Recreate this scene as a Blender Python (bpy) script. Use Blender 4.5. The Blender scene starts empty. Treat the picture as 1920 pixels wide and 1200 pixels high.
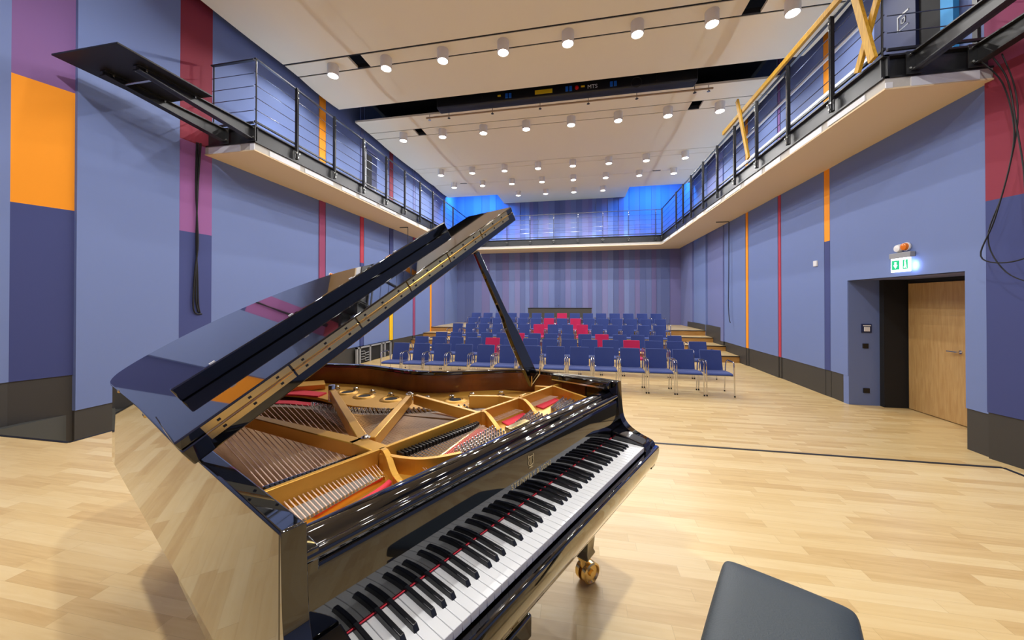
import bpy, bmesh, math, random
from mathutils import Vector, Matrix
random.seed(7)
S = bpy.context.scene
COL = S.collection
PI = math.pi

# ---------------------------------------------------------------- camera, world, exposure
YAW = 0.1876
cd = bpy.data.cameras.new('camera')
cam = bpy.data.objects.new('camera', cd)
COL.objects.link(cam)
cd.sensor_fit = 'HORIZONTAL'; cd.sensor_width = 36
cd.lens = 654.36 / 1920 * 36
cd.shift_y = -(600 - 562.74) / 1920
cd.clip_start = 0.02
cam.location = (0, 0, 1.366)
cam.rotation_euler = (PI / 2 + 0.006, 0, YAW)
S.camera = cam
S.view_settings.view_transform = 'Standard'
S.view_settings.look = 'None'
S.view_settings.gamma = 1
S.view_settings.use_curve_mapping = False
S.view_settings.exposure = 0.06
w = bpy.data.worlds.new('world'); S.world = w; w.use_nodes = True
w.node_tree.nodes['Background'].inputs[0].default_value = (0.5, 0.6, 0.8, 1)
w.node_tree.nodes['Background'].inputs[1].default_value = 0.05

FL = -0.474          # audience floor; the stage is z = 0
CZ = 6.55            # ceiling
XL, XR = -6.45, 4.80
YB = 18.05

LAMP_W = 105.0
UP_W = 10.0

# ---------------------------------------------------------------- materials
def srgb(r, g, b):
    f = lambda c: (c / 255 / 12.92) if c / 255 <= 0.04045 else ((c / 255 + 0.055) / 1.055) ** 2.4
    return (f(r), f(g), f(b), 1)

MATS = {}
def mat(name, col, rough=0.6, metal=0.0, coat=0.0, spec=0.5, bump=0.0, bscale=60, emit=None, estr=1.0, var=0.0):
    m = bpy.data.materials.new(name); m.use_nodes = True
    nt = m.node_tree; b = nt.nodes['Principled BSDF']
    b.inputs['Base Color'].default_value = col
    b.inputs['Roughness'].default_value = rough
    b.inputs['Metallic'].default_value = metal
    b.inputs['Coat Weight'].default_value = coat
    b.inputs['Coat Roughness'].default_value = 0.02
    b.inputs['Specular IOR Level'].default_value = spec
    if emit:
        b.inputs['Emission Color'].default_value = emit
        b.inputs['Emission Strength'].default_value = estr
    tc = nt.nodes.new('ShaderNodeTexCoord')
    n = nt.nodes.new('ShaderNodeTexNoise'); n.inputs['Scale'].default_value = bscale; n.inputs['Detail'].default_value = 4
    nt.links.new(tc.outputs['Object'], n.inputs['Vector'])
    if bump:
        bp = nt.nodes.new('ShaderNodeBump'); bp.inputs['Strength'].default_value = bump; bp.inputs['Distance'].default_value = 0.005
        nt.links.new(n.outputs['Fac'], bp.inputs['Height']); nt.links.new(bp.outputs[0], b.inputs['Normal'])
    if var:
        mx = nt.nodes.new('ShaderNodeMix'); mx.data_type = 'RGBA'
        mx.inputs[6].default_value = col
        mx.inputs[7].default_value = tuple(c * (1 - var) for c in col[:3]) + (1,)
        nt.links.new(n.outputs['Fac'], mx.inputs[0]); nt.links.new(mx.outputs[2], b.inputs['Base Color'])
    MATS[name] = m
    return m

def wood(name, c1, c2, axis=0, scale=1.0, rough=0.4, coat=0.0, stretch=14):
    m = mat(name, c1, rough, coat=coat)
    nt = m.node_tree; b = nt.nodes['Principled BSDF']
    tc = nt.nodes.new('ShaderNodeTexCoord'); mp = nt.nodes.new('ShaderNodeMapping')
    sc = [stretch * scale] * 3; sc[axis] = scale
    mp.inputs['Scale'].default_value = sc
    n = nt.nodes.new('ShaderNodeTexNoise'); n.inputs['Scale'].default_value = 3; n.inputs['Detail'].default_value = 6
    n.inputs['Distortion'].default_value = 0.6
    cr = nt.nodes.new('ShaderNodeValToRGB')
    cr.color_ramp.elements[0].position = 0.3; cr.color_ramp.elements[0].color = c2
    cr.color_ramp.elements[1].position = 0.7; cr.color_ramp.elements[1].color = c1
    nt.links.new(tc.outputs['Object'], mp.inputs[0]); nt.links.new(mp.outputs[0], n.inputs['Vector'])
    nt.links.new(n.outputs['Fac'], cr.inputs[0]); nt.links.new(cr.outputs[0], b.inputs['Base Color'])
    return m

def floor_mat(name, cols, row=0.072, length=0.55, rough=0.33):
    """strip parquet: rows along X, every stave with its own tone and grain"""
    m = mat(name, cols[0], rough); nt = m.node_tree; b = nt.nodes['Principled BSDF']
    N = nt.nodes.new; Lk = nt.links.new
    tc = N('ShaderNodeTexCoord'); sp = N('ShaderNodeSeparateXYZ'); Lk(tc.outputs['Object'], sp.inputs[0])
    def M(op, a, bb=None):
        x = N('ShaderNodeMath'); x.operation = op
        for i, s in enumerate((a, bb)):
            if s is None: continue
            if isinstance(s, (int, float)): x.inputs[i].default_value = s
            else: Lk(s, x.inputs[i])
        return x.outputs[0]
    ry = M('DIVIDE', sp.outputs[1], row); rf = M('FLOOR', ry)
    wn = N('ShaderNodeTexWhiteNoise'); wn.noise_dimensions = '1D'; Lk(rf, wn.inputs['W'])
    rx = M('ADD', M('DIVIDE', sp.outputs[0], length), M('MULTIPLY', wn.outputs['Value'], 7.3))
    xf = M('FLOOR', rx)
    cb = N('ShaderNodeCombineXYZ'); Lk(xf, cb.inputs[0]); Lk(rf, cb.inputs[1])
    w2 = N('ShaderNodeTexWhiteNoise'); w2.noise_dimensions = '3D'; Lk(cb.outputs[0], w2.inputs['Vector'])
    # grain
    mp = N('ShaderNodeMapping'); mp.inputs['Scale'].default_value = (2.0, 26, 1)
    add = N('ShaderNodeVectorMath'); add.operation = 'ADD'
    Lk(tc.outputs['Object'], mp.inputs[0]); Lk(mp.outputs[0], add.inputs[0])
    sc = N('ShaderNodeVectorMath'); sc.operation = 'SCALE'; sc.inputs['Scale'].default_value = 30
    Lk(w2.outputs['Color'], sc.inputs[0]); Lk(sc.outputs[0], add.inputs[1])
    gn = N('ShaderNodeTexNoise'); gn.inputs['Scale'].default_value = 1.6; gn.inputs['Detail'].default_value = 5; gn.inputs['Distortion'].default_value = 0.8
    Lk(add.outputs[0], gn.inputs['Vector'])
    tone = M('ADD', M('MULTIPLY', w2.outputs['Value'], 0.48), M('MULTIPLY', gn.outputs['Fac'], 0.56))
    cr = N('ShaderNodeValToRGB'); Lk(tone, cr.inputs[0])
    e = cr.color_ramp.elements
    e[0].position = 0.15; e[0].color = cols[0]; e[1].position = 0.9; e[1].color = cols[2]
    k = e.new(0.5); k.color = cols[1]
    # seams
    fx = M('FRACT', rx); fy = M('FRACT', ry)
    sm = M('MAXIMUM', M('LESS_THAN', fx, 0.004), M('LESS_THAN', fy, 0.018))
    mx = N('ShaderNodeMix'); mx.data_type = 'RGBA'
    Lk(M('MULTIPLY', sm, 0.35), mx.inputs[0]); Lk(cr.outputs[0], mx.inputs[6])
    mx.inputs[7].default_value = (0.35, 0.22, 0.09, 1)
    Lk(mx.outputs[2], b.inputs['Base Color'])
    return m

BLUE = mat('blue_wall_paint', srgb(112, 130, 180), 0.75, bump=0.08, bscale=300, var=0.05)
BLUE2 = mat('lilac_blue_wall_paint', srgb(114, 122, 170), 0.75, bump=0.08, bscale=300, var=0.05)
PURPLE = mat('purple_wall_paint', srgb(128, 92, 150), 0.75, bump=0.08, bscale=300)
MAUVE = mat('mauve_wall_paint', srgb(150, 92, 152), 0.75, bump=0.08, bscale=300)
ROSE = mat('rose_wall_paint', srgb(150, 66, 104), 0.75, bump=0.08, bscale=300)
MAROON = mat('maroon_wall_paint', srgb(140, 45, 66), 0.75, bump=0.08, bscale=300)
REDP = mat('red_wall_paint', srgb(190, 60, 78), 0.7, bump=0.08, bscale=300)
ORANGE = mat('orange_wall_paint', srgb(255, 158, 8), 0.7, bump=0.08, bscale=300)
YELLOW = mat('yellow_wall_paint', srgb(245, 196, 20), 0.7)
NAVY = mat('navy_wall_paint', srgb(62, 72, 128), 0.75, bump=0.08, bscale=300)
BASE = mat('charcoal_skirting', srgb(62, 60, 57), 0.55, bump=0.05)
BASE2 = mat('grey_black_plinth', srgb(76, 78, 76), 0.5)
CEIL = mat('white_ceiling_panel', srgb(242, 230, 200), 0.85, bump=0.04, bscale=200)
SOFF = mat('cream_soffit', srgb(230, 206, 166), 0.85)
WHITEB = mat('raw_white_board', srgb(196, 192, 184), 0.8, bump=0.2, bscale=25, var=0.12)
TAPE = mat('white_filler_patch', srgb(220, 222, 226), 0.8)
DARK = mat('black_void', srgb(22, 22, 24), 0.8)
STEEL = mat('black_painted_steel', srgb(34, 35, 38), 0.38)
CABLEM = mat('steel_wire', srgb(120, 124, 132), 0.25, metal=0.9)
CHROME = mat('chrome', srgb(214, 214, 220), 0.1, metal=1.0)
BOLT = mat('zinc_bolt', srgb(205, 205, 200), 0.25, metal=1.0)
BLACKP = mat('black_polyester_gloss', (0.0035, 0.0035, 0.004, 1), 0.035, coat=1.0, spec=0.6)
BLACKM = mat('black_satin', srgb(20, 20, 22), 0.45)
IVORY = mat('white_key_top', srgb(226, 228, 228), 0.18)
EBONY = mat('black_key', srgb(26, 27, 30), 0.3)
GOLD = mat('gold_iron_plate', srgb(218, 164, 66), 0.36, metal=0.5, bump=0.05, bscale=400)
BRASS = mat('brass', srgb(238, 208, 142), 0.2, metal=1.0)
LETTER = mat('pale_brass_inlay', srgb(236, 214, 156), 0.35, metal=0.3)
COPPER = mat('copper_wound_wire', srgb(252, 218, 196), 0.35, metal=0.0)
WIRE = mat('steel_piano_wire', srgb(232, 216, 200), 0.35, metal=0.3)
PIN = mat('nickel_pin', srgb(220, 218, 210), 0.18, metal=1.0)
FELTR = mat('red_felt', srgb(226, 60, 76), 0.95, bump=0.3, bscale=500)
FELTG = mat('grey_felt', srgb(150, 146, 140), 0.95)
SOUND = wood('spruce_soundboard', srgb(222, 184, 138), srgb(186, 144, 98), axis=1, scale=2, rough=0.45)
MAHOG = wood('mahogany_veneer', srgb(150, 80, 30), srgb(96, 46, 16), axis=0, scale=1.5, rough=0.3, coat=0.5, stretch=1)
BRIDGE = wood('maple_bridge', srgb(150, 128, 98), srgb(120, 98, 74), axis=0, scale=3, rough=0.5)
LEATHER = mat('black_leather', srgb(56, 66, 72), 0.48, bump=0.25, bscale=260, spec=0.5)
LAMPW = mat('white_lamp_housing', srgb(232, 228, 222), 0.5)
GLOW = mat('lamp_glow', (1, 1, 1, 1), 0.5, emit=(1, 0.96, 0.90, 1), estr=28)
FABB = mat('blue_chair_fabric', srgb(48, 66, 130), 0.9, bump=0.25, bscale=700, var=0.15)
FABR = mat('magenta_chair_fabric', srgb(186, 24, 82), 0.9, bump=0.25, bscale=700, var=0.12)
DOORW = wood('oak_door_veneer', srgb(204, 168, 112), srgb(184, 144, 88), axis=2, scale=0.9, rough=0.4, stretch=10)
STEPW = wood('oak_step_riser', srgb(196, 150, 84), srgb(160, 114, 56), axis=0, scale=1.2, rough=0.4)
LATH = wood('yellow_timber', srgb(216, 170, 46), srgb(176, 128, 26), axis=2, scale=2, rough=0.6)
FLOORM = floor_mat('oak_strip_parquet', [srgb(202, 166, 108), srgb(222, 192, 134), srgb(233, 209, 157)])
PLASTW = mat('white_plastic', srgb(232, 232, 232), 0.4)
GREY = mat('grey_plastic', srgb(150, 152, 156), 0.4)
ORGP = mat('orange_lens', srgb(225, 120, 20), 0.15)
GREEN = mat('green_pictogram', srgb(0, 150, 100), 0.5, emit=srgb(0, 170, 110), estr=0.9)
SIGNW = mat('lit_white_acrylic', (1, 1, 1, 1), 0.5, emit=(0.80, 0.90, 1.0, 1), estr=3.2)
BLUEP = mat('blue_socket', srgb(30, 100, 200), 0.4)
REDB = mat('red_button', srgb(200, 30, 30), 0.4)
YELP = mat('yellow_label', srgb(235, 200, 30), 0.5)
NAVYP = mat('navy_panel', srgb(30, 42, 84), 0.6)
PIPE = mat('beige_pipe', srgb(168, 140, 106), 0.5)
RUBBER = mat('black_rubber', srgb(16, 16, 16), 0.6)
CYAN = mat('painted_blue_light', srgb(60, 160, 225), 0.7)  # flat colour standing in for blue light
LEDB = mat('blue_led', (0, 0, 0, 1), 0.5, emit=(0.05, 0.25, 1.0, 1), estr=40)
LEDW = mat('cool_led', (0, 0, 0, 1), 0.5, emit=(0.65, 0.78, 1.0, 1), estr=14)
STRIPES = [mat('stripe_%d' % i, c, 0.8, bump=0.08, bscale=300) for i, c in enumerate(
    [srgb(102, 114, 162), srgb(114, 112, 160), srgb(116, 130, 178), srgb(124, 126, 174), srgb(94, 106, 154), srgb(108, 104, 152)])]

for m_ in (FABB, FABR):
    b_ = m_.node_tree.nodes['Principled BSDF']; b_.inputs['Sheen Weight'].default_value = 0.6; b_.inputs['Sheen Roughness'].default_value = 0.4; b_.inputs['Sheen Tint'].default_value = (0.6, 0.7, 1, 1) if m_ is FABB else (1, 0.5, 0.7, 1)

# ---------------------------------------------------------------- mesh helpers
class MB:
    def __init__(s): s.v = []; s.f = []
    def add(s, vs, fs):
        o = len(s.v); s.v += [tuple(p) for p in vs]; s.f += [tuple(i + o for i in f) for f in fs]; return s
    def box(s, x0, x1, y0, y1, z0, z1):
        v = [(x, y, z) for z in (z0, z1) for y in (y0, y1) for x in (x0, x1)]
        return s.add(v, [(0, 2, 3, 1), (4, 5, 7, 6), (0, 1, 5, 4), (2, 6, 7, 3), (0, 4, 6, 2), (1, 3, 7, 5)])
    def beam(s, a, b, wd, ht, up=(0, 0, 1)):
        a, b = Vector(a), Vector(b); d = (b - a).normalized(); up = Vector(up)
        x = d.cross(up)
        if x.length < 1e-4: x = d.cross(Vector((1, 0, 0)))
        x.normalize(); y = x.cross(d)
        v = []
        for p in (a, b):
            for i, j in ((-1, -1), (1, -1), (1, 1), (-1, 1)): v.append(p + x * wd / 2 * i + y * ht / 2 * j)
        return s.add(v, [(3, 2, 1, 0), (4, 5, 6, 7), (0, 1, 5, 4), (1, 2, 6, 5), (2, 3, 7, 6), (3, 0, 4, 7)])
    def tube(s, pts, r, n=8, cap=True):
        pts = [Vector(p) for p in pts]; rr = r if isinstance(r, (list, tuple)) else [r] * len(pts)
        o = len(s.v); prev = None
        for i, p in enumerate(pts):
            d = (pts[min(i + 1, len(pts) - 1)] - pts[max(i - 1, 0)]).normalized()
            if prev is None:
                x = d.cross(Vector((0, 0, 1)))
                if x.length < 1e-3: x = d.cross(Vector((1, 0, 0)))
            else:
                x = prev - d * prev.dot(d)
                if x.length < 1e-5: x = d.cross(Vector((1, 0, 0)))
            x.normalize(); prev = x; y = d.cross(x)
            for k in range(n):
                a = 2 * PI * k / n
                s.v.append(tuple(p + (x * math.cos(a) + y * math.sin(a)) * rr[i]))
        for i in range(len(pts) - 1):
            for k in range(n):
                k2 = (k + 1) % n
                s.f.append((o + i * n + k, o + i * n + k2, o + (i + 1) * n + k2, o + (i + 1) * n + k))
        if cap:
            s.f.append(tuple(o + k for k in range(n))[::-1]); s.f.append(tuple(o + (len(pts) - 1) * n + k for k in range(n)))
        return s
    def prism(s, poly, z0, z1, fr=None):
        """poly in 2D extruded along the third axis; fr maps (a,b,c) to a point"""
        n = len(poly); g = fr or (lambda a, b, c: (a, b, c))
        v = [g(a, b, z0) for a, b in poly] + [g(a, b, z1) for a, b in poly]
        return s.add(v, [tuple(range(n))[::-1], tuple(range(n, 2 * n))] + [(i, (i + 1) % n, (i + 1) % n + n, i + n) for i in range(n)])
    def ribbon(s, pts, th, z0, z1, side=1):
        """open ribbon along 2D pts, thickness th towards one side"""
        off = offset(pts, th * side); n = len(pts)
        v = [(x, y, z0) for x, y in pts] + [(x, y, z0) for x, y in off] + [(x, y, z1) for x, y in pts] + [(x, y, z1) for x, y in off]
        f = []
        for i in range(n - 1):
            a, b, c, d = i, n + i, 2 * n + i, 3 * n + i
            f += [(a, a + 1, b + 1, b), (c, d, d + 1, c + 1), (a, c, c + 1, a + 1), (b, b + 1, d + 1, d)]
        f += [(0, n, 3 * n, 2 * n), (n - 1, 3 * n - 1, 4 * n - 1, 2 * n - 1)]
        return s.add(v, f)
    def lathe(s, c, prof, n=20, axis=(0, 0, 1)):
        ax = Vector(axis).normalized(); x = ax.orthogonal().normalized(); y = ax.cross(x); c = Vector(c); o = len(s.v)
        for r, h in prof:
            for k in range(n):
                a = 2 * PI * k / n
                s.v.append(tuple(c + ax * h + (x * math.cos(a) + y * math.sin(a)) * max(r, 1e-4)))
        for i in range(len(prof) - 1):
            for k in range(n):
                k2 = (k + 1) % n; s.f.append((o + i * n + k, o + i * n + k2, o + (i + 1) * n + k2, o + (i + 1) * n + k))
        s.f.append(tuple(o + k for k in range(n))[::-1]); s.f.append(tuple(o + (len(prof) - 1) * n + k for k in range(n)))
        return s
    def build(s, name, m, parent=None, bev=0.0, seg=2, smooth=False, sub=0, ang=35):
        me = bpy.data.meshes.new(name); me.from_pydata(s.v, [], s.f)
        bm = bmesh.new(); bm.from_mesh(me); bmesh.ops.recalc_face_normals(bm, faces=bm.faces); bm.to_mesh(me); bm.free()
        me.materials.append(m); o = bpy.data.objects.new(name, me); COL.objects.link(o)
        if parent: o.parent = parent
        if bev:
            b = o.modifiers.new('bevel', 'BEVEL'); b.width = bev; b.segments = seg; b.limit_method = 'ANGLE'; b.angle_limit = math.radians(40)
        if sub:
            b = o.modifiers.new('sub', 'SUBSURF'); b.levels = sub; b.render_levels = sub
        if smooth or bev or sub:
            me.polygons.foreach_set('use_smooth', [True] * len(me.polygons))
            if not sub: me.set_sharp_from_angle(angle=math.radians(ang))
        return o

def offset(pts, d):
    out = []
    for i, p in enumerate(pts):
        a = pts[max(i - 1, 0)]; b = pts[min(i + 1, len(pts) - 1)]
        t = Vector((b[0] - a[0], b[1] - a[1])).normalized()
        out.append((p[0] - t.y * d, p[1] + t.x * d))
    return out

def crom(pts, k=6):
    out = []; P = [pts[0]] + list(pts) + [pts[-1]]
    for i in range(1, len(P) - 2):
        for j in range(k):
            t = j / k; r = []
            for c in range(len(pts[0])):
                p0, p1, p2, p3 = (P[i + q][c] for q in (-1, 0, 1, 2))
                r.append(0.5 * (2 * p1 + (p2 - p0) * t + (2 * p0 - 5 * p1 + 4 * p2 - p3) * t * t + (3 * p1 - p0 - 3 * p2 + p3) * t ** 3))
            out.append(tuple(r))
    out.append(tuple(pts[-1])); return out

def tag(o, label, cat=None, group=None, kind=None):
    if label: o['label'] = label
    if cat: o['category'] = cat
    if group: o['group'] = group
    if kind: o['kind'] = kind
    return o
def struct(o, label=None):
    o['kind'] = 'structure'
    if label: o['label'] = label
    return o
def empty(name, loc, label, cat, group=None, rz=0):
    o = bpy.data.objects.new(name, None); COL.objects.link(o); o.location = loc; o.rotation_euler = (0, 0, rz)
    o.empty_display_size = 0.1
    return tag(o, label, cat, group)
def kids(o): return [c for c in bpy.data.objects if c.parent == o]
def copy_tree(o, parent=None, tree=None):
    tree = tree or TREE(o)
    c = o.copy(); COL.objects.link(c)
    if parent: c.parent = parent
    for ch, sub in tree: copy_tree(ch, c, sub or [(None, None)][:0] or [])
    return c
def TREE(o): return [(ch, TREE(ch)) for ch in kids(o)]
def copy_thing(o, tree):
    c = o.copy(); COL.objects.link(c)
    def rec(src, dst):
        for ch, sub in src:
            k = ch.copy(); COL.objects.link(k); k.parent = dst; rec(sub, k)
    rec(tree, c); return c

def light_spot(name, loc, power, size=110, blend=0.5, rad=0.05, col=(1, 0.985, 0.96), tilt=(0, 0, 0)):
    l = bpy.data.lights.new(name, 'SPOT'); l.energy = power; l.spot_size = math.radians(size); l.spot_blend = blend
    l.shadow_soft_size = rad; l.color = col
    o = bpy.data.objects.new(name, l); COL.objects.link(o); o.location = loc; o.rotation_euler = tilt; return o
def light_area(name, loc, power, sx, sy, rot=(0, 0, 0), col=(1, 1, 1)):
    l = bpy.data.lights.new(name, 'AREA'); l.shape = 'RECTANGLE'; l.size = sx; l.size_y = sy; l.energy = power; l.color = col
    o = bpy.data.objects.new(name, l); COL.objects.link(o); o.location = loc; o.rotation_euler = rot; return o

# ================================================================ SETTING
# audience floor, stage floor
struct(MB().box(XL - 0.6, XR + 1.2, -3.0, YB + 0.2, FL - 0.1, FL).build('floor', FLOORM))
SX0, SX1, SY = -4.87, 3.44, 3.59
st = MB().prism([(XL - 0.5, -3.0), (XR + 0.3, -3.0), (XR + 0.3, 2.54), (SX1, 2.54), (SX1, SY), (SX0, SY), (SX0, 2.54), (XL - 0.5, 2.54)], FL, 0.0)
struct(st.build('floor_stage', FLOORM))
ed = [(SX0, 2.54), (SX0, SY), (SX1, SY), (SX1, 2.54), (XR + 0.3, 2.54)]
eb = MB()
for a, b in zip(ed[:-1], ed[1:]):
    eb.beam((a[0], a[1], -0.008), (b[0], b[1], -0.008), 0.03, 0.022)
eb.beam((XL - 0.2, 2.54, -0.008), (SX0, 2.54, -0.008), 0.03, 0.022)
struct(eb.build('trim_1', BLACKM))

# walls: every facet a list of (z0, z1, material) along a plan segment
def facet(name, a, b, bands, th=0.12, out=1):
    d = (Vector(b) - Vector(a)).normalized(); n = Vector((d.y, -d.x)) * out
    for z0, z1, m in bands:
        a2 = (a[0] + n.x * th, a[1] + n.y * th); b2 = (b[0] + n.x * th, b[1] + n.y * th)
        struct(MB().prism([a, b, b2, a2], z0, z1).build(name, m))
TOP = 7.6
ZA, ZB = 4.10, 2.56          # where the painted strips change colour
BR = 0.04                    # panel bottom above the skirting
def full(m, zb=BR): return [(zb, TOP, m)]
# right wall (hall side is -x)
xa, xb = 4.76, 4.84
R = [
 ((4.90, -3.0), (4.90, 4.40), [(BR, TOP, BLUE)]),
 ((4.90, 4.40), (4.74, 5.10), [(BR + 0.03, ZB, NAVY), (ZB, ZA, MAROON), (ZA, TOP, ROSE)]),
 ((4.775, 5.10), (4.775, 5.37), full(BLUE)),
 ((4.775, 7.32), (4.795, 7.79), full(BLUE)),
 ((4.79, 7.79), (4.79, 7.94), [(BR, ZB, NAVY), (ZB, TOP, ORANGE)]),
 ((4.785, 7.94), (4.815, 9.49), full(BLUE)),
 ((4.80, 9.49), (4.80, 9.58), [(BR, ZA, REDP), (ZA, TOP, PURPLE)]),
 ((4.785, 9.58), (4.815, 11.14), full(BLUE)),
 ((4.80, 11.14), (4.80, 11.26), [(BR, TOP, ORANGE)]),
 ((4.785, 11.26), (4.84, 12.90), full(BLUE)),
 ((4.80, 12.90), (4.90, 14.62), full(BLUE2)),
 ((4.83, 14.62), (4.93, 16.35), full(BLUE)),
 ((4.86, 16.35), (4.86, YB), full(BLUE2)),
]
for a, b, bands in R: facet('wall_right', a, b, bands, out=1)
struct(MB().box(4.775, 4.90, 5.37, 7.32, 1.757, TOP).build('wall_right', BLUE))
# right skirting follows the same plan, set back a little
for a, b, bands in R[1:10]:
    facet('baseboard_right', (a[0] + 0.012, a[1]), (b[0] + 0.012, b[1]), [(FL, bands[0][0], BASE)])
facet('baseboard_right', (4.912, -3.0), (4.912, 4.40), [(FL, BR, BASE)])
facet('baseboard_right', (4.812, 12.92), (4.872, YB), [(FL, 0.5, BASE)])

# left wall (hall side is +x)
Lw = [
 ((-6.62, -3.0), (-6.62, 2.95), [(0.42, TOP, BLUE)]),
 ((-6.62, 2.95), (-6.47, 3.41), [(0.42, ZB, NAVY), (ZB, ZA, ORANGE), (ZA, TOP, PURPLE)]),
 ((-6.43, 3.41), (-6.47, 4.63), [(-0.045, TOP, BLUE)]),
 ((-6.50, 4.63), (-6.46, 5.14), [(-0.045, ZB, NAVY), (ZB, ZA, MAUVE), (ZA, TOP, MAROON)]),
 ((-6.46, 5.14), (-6.48, 7.79), full(BLUE)),
 ((-6.455, 7.79), (-6.455, 8.00), [(BR, ZA, ROSE), (ZA, TOP, ORANGE)]),
 ((-6.44, 8.00), (-6.48, 9.49), full(BLUE)),
 ((-6.455, 9.49), (-6.455, 9.65), [(BR, ZB, NAVY), (ZB, ZA, REDP), (ZA, TOP, BLUE2)]),
 ((-6.44, 9.65), (-6.48, 11.16), full(BLUE)),
 ((-6.455, 11.16), (-6.455, 11.37), [(BR, ZB, YELLOW), (ZB, ZA, NAVY), (ZA, TOP, MAROON)]),
 ((-6.44, 11.37), (-6.48, 12.92), full(BLUE)),
 ((-6.455, 12.92), (-6.455, 13.08), [(BR, ZA, ROSE), (ZA, TOP, BLUE2)]),
 ((-6.44, 13.08), (-6.48, 14.55), full(BLUE)),
 ((-6.455, 14.55), (-6.455, 14.68), [(BR, ZA, ORANGE), (ZA, TOP, BLUE)]),
 ((-6.44, 14.68), (-6.50, 16.32), full(BLUE2)),
 ((-6.46, 16.32), (-6.46, YB), full(BLUE)),
]
for a, b, bands in Lw: facet('wall_left', a, b, bands, out=-1)
for a, b, bands in Lw:
    facet('baseboard_left', (a[0] - 0.015, a[1]), (b[0] - 0.015, b[1]), [(FL, bands[0][0], BASE)], out=-1)
struct(MB().box(-6.60, -6.50, 2.56, 3.40, FL, -0.09).build('baseboard_left', BASE2))

# back wall in vertical stripes
xs = [-6.6, -6.03, -5.53, -5.08, -4.64, -4.3, -3.94, -3.6, -3.28, -3.0, -2.72, -2.5, -2.3, -2.05, -1.8, -1.5, -1.19, -0.92, -0.65, -0.38, -0.11,
      0.2, 0.5, 0.7, 0.89, 1.17, 1.46, 1.72, 1.98, 2.23, 2.48, 2.74, 2.99, 3.26, 3.53, 3.75, 3.97, 4.36, 5.0]
pat = [0, 4, 0, 1, 2, 0, 1, 2, 3, 0, 2, 1, 4, 2, 3, 2, 4, 0, 3, 2, 0, 3, 1, 2, 0, 3, 2, 4, 5, 2, 0, 1, 4, 0, 5, 0, 4, 1]
for i in range(len(xs) - 1):
    dy = 0.025 * (i % 2)
    struct(MB().box(xs[i], xs[i + 1], YB + dy, YB + 0.15, -0.2, TOP).build('wall_back', STRIPES[pat[i % len(pat)]]))
# wall behind the photographer
struct(MB().box(-6.9, 5.2, -3.12, -3.0, FL, TOP).build('wall_front', BLUE2))
for (x0, x1, m) in ((-5.4, -4.6, ORANGE), (-2.4, -1.9, MAUVE), (1.0, 1.8, NAVY), (3.4, 3.9, MAROON)):
    struct(MB().box(x0, x1, -3.0, -2.985, 0.4, 6.5).build('wall_front', m))
struct(MB().box(-7.2, 5.6, -3.2, YB + 0.3, TOP, TOP + 0.1).build('ceiling', DARK))

# suspended ceiling: planks across the room with narrow lighting tracks between them
def clip_x(y):    # panel ends follow the side walls
    return (-6.30 if y < 6.4 else -6.28), (4.62)
rows = [-3.0, -0.35, 0.05, 3.15, 3.55, 6.545, 6.955, 8.33, 9.02, 9.70, 10.10, 12.68, 13.09, 14.62]
MT = 0.018
segs = [(-3.0, -0.37), (-0.33, 0.03), (0.07, 3.13), (3.17, 3.53), (3.57, 6.52), (6.57, 6.935), (6.975, 8.33), (9.02, 9.69), (9.72, 10.09), (10.12, 12.665), (12.69, 13.08), (13.10, 14.61), (14.63, 16.38)]
def plank(y0, y1, x0=-6.32, x1=4.66, th=0.05):
    n = 6; v = []; P = []
    # the planks bow gently in section
    big = (y1 - y0) > 1.0
    for i in range(n + 1):
        t = i / n; P.append((y0 + (y1 - y0) * t, CZ - (0.035 * (1 - (2 * t - 1) ** 2) if big else 0)))
    poly = P + [(y, z + th) for y, z in reversed(P)]
    return MB().prism(poly, x0, x1, fr=lambda a, b, c: (c, a, b))
openings = {(6.57, 6.935): [(-4.79, -4.48), (2.90, 3.21)], (9.72, 10.09): [(-4.87, -4.60), (2.90, 3.18)]}
for sg in segs:
    y0, y1 = sg
    if sg in openings:
        x = -6.32
        for o0, o1 in openings[sg] + [(4.66, 4.66)]:
            struct(plank(y0, y1, x, o0).build('ceiling', CEIL, smooth=True)); x = o1
    else:
        struct(plank(y0, y1).build('ceiling', CEIL, smooth=True))
struct(MB().box(XL - 0.05, XR + 0.1, 16.36, 16.42, CZ + 0.05, TOP).build('wall_light_blocker', DARK))  # unseen panel added to keep the blue light out of the ceiling slot
for x in (-3.85, 2.27): struct(MB().box(x, x + 0.02, 16.42, YB, CZ + 0.05, TOP).build('wall_light_blocker', DARK))  # added side panels, hold the blue light inside the rear corners
struct(MB().box(-3.85, 2.29, 16.38, YB, CZ + 0.045, CZ + 0.09).build('ceiling', CEIL))
for y in (-0.35, 0.05, 3.15, 3.55, 6.547, 6.958, 9.705, 10.105, 12.678, 13.09, 14.62):
    struct(MB().box(-6.3, 4.64, y - 0.026, y + 0.026, CZ + 0.012, CZ + 0.10).build('trim_2', DARK))
for x0, x1, y in ((-5.05, -4.75, 14.45), (2.88, 3.18, 14.45)):
    struct(MB().box(x0, x1, y - 0.09, y + 0.09, CZ - 0.012, CZ + 0.0).build('trim_3', DARK))

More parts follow.
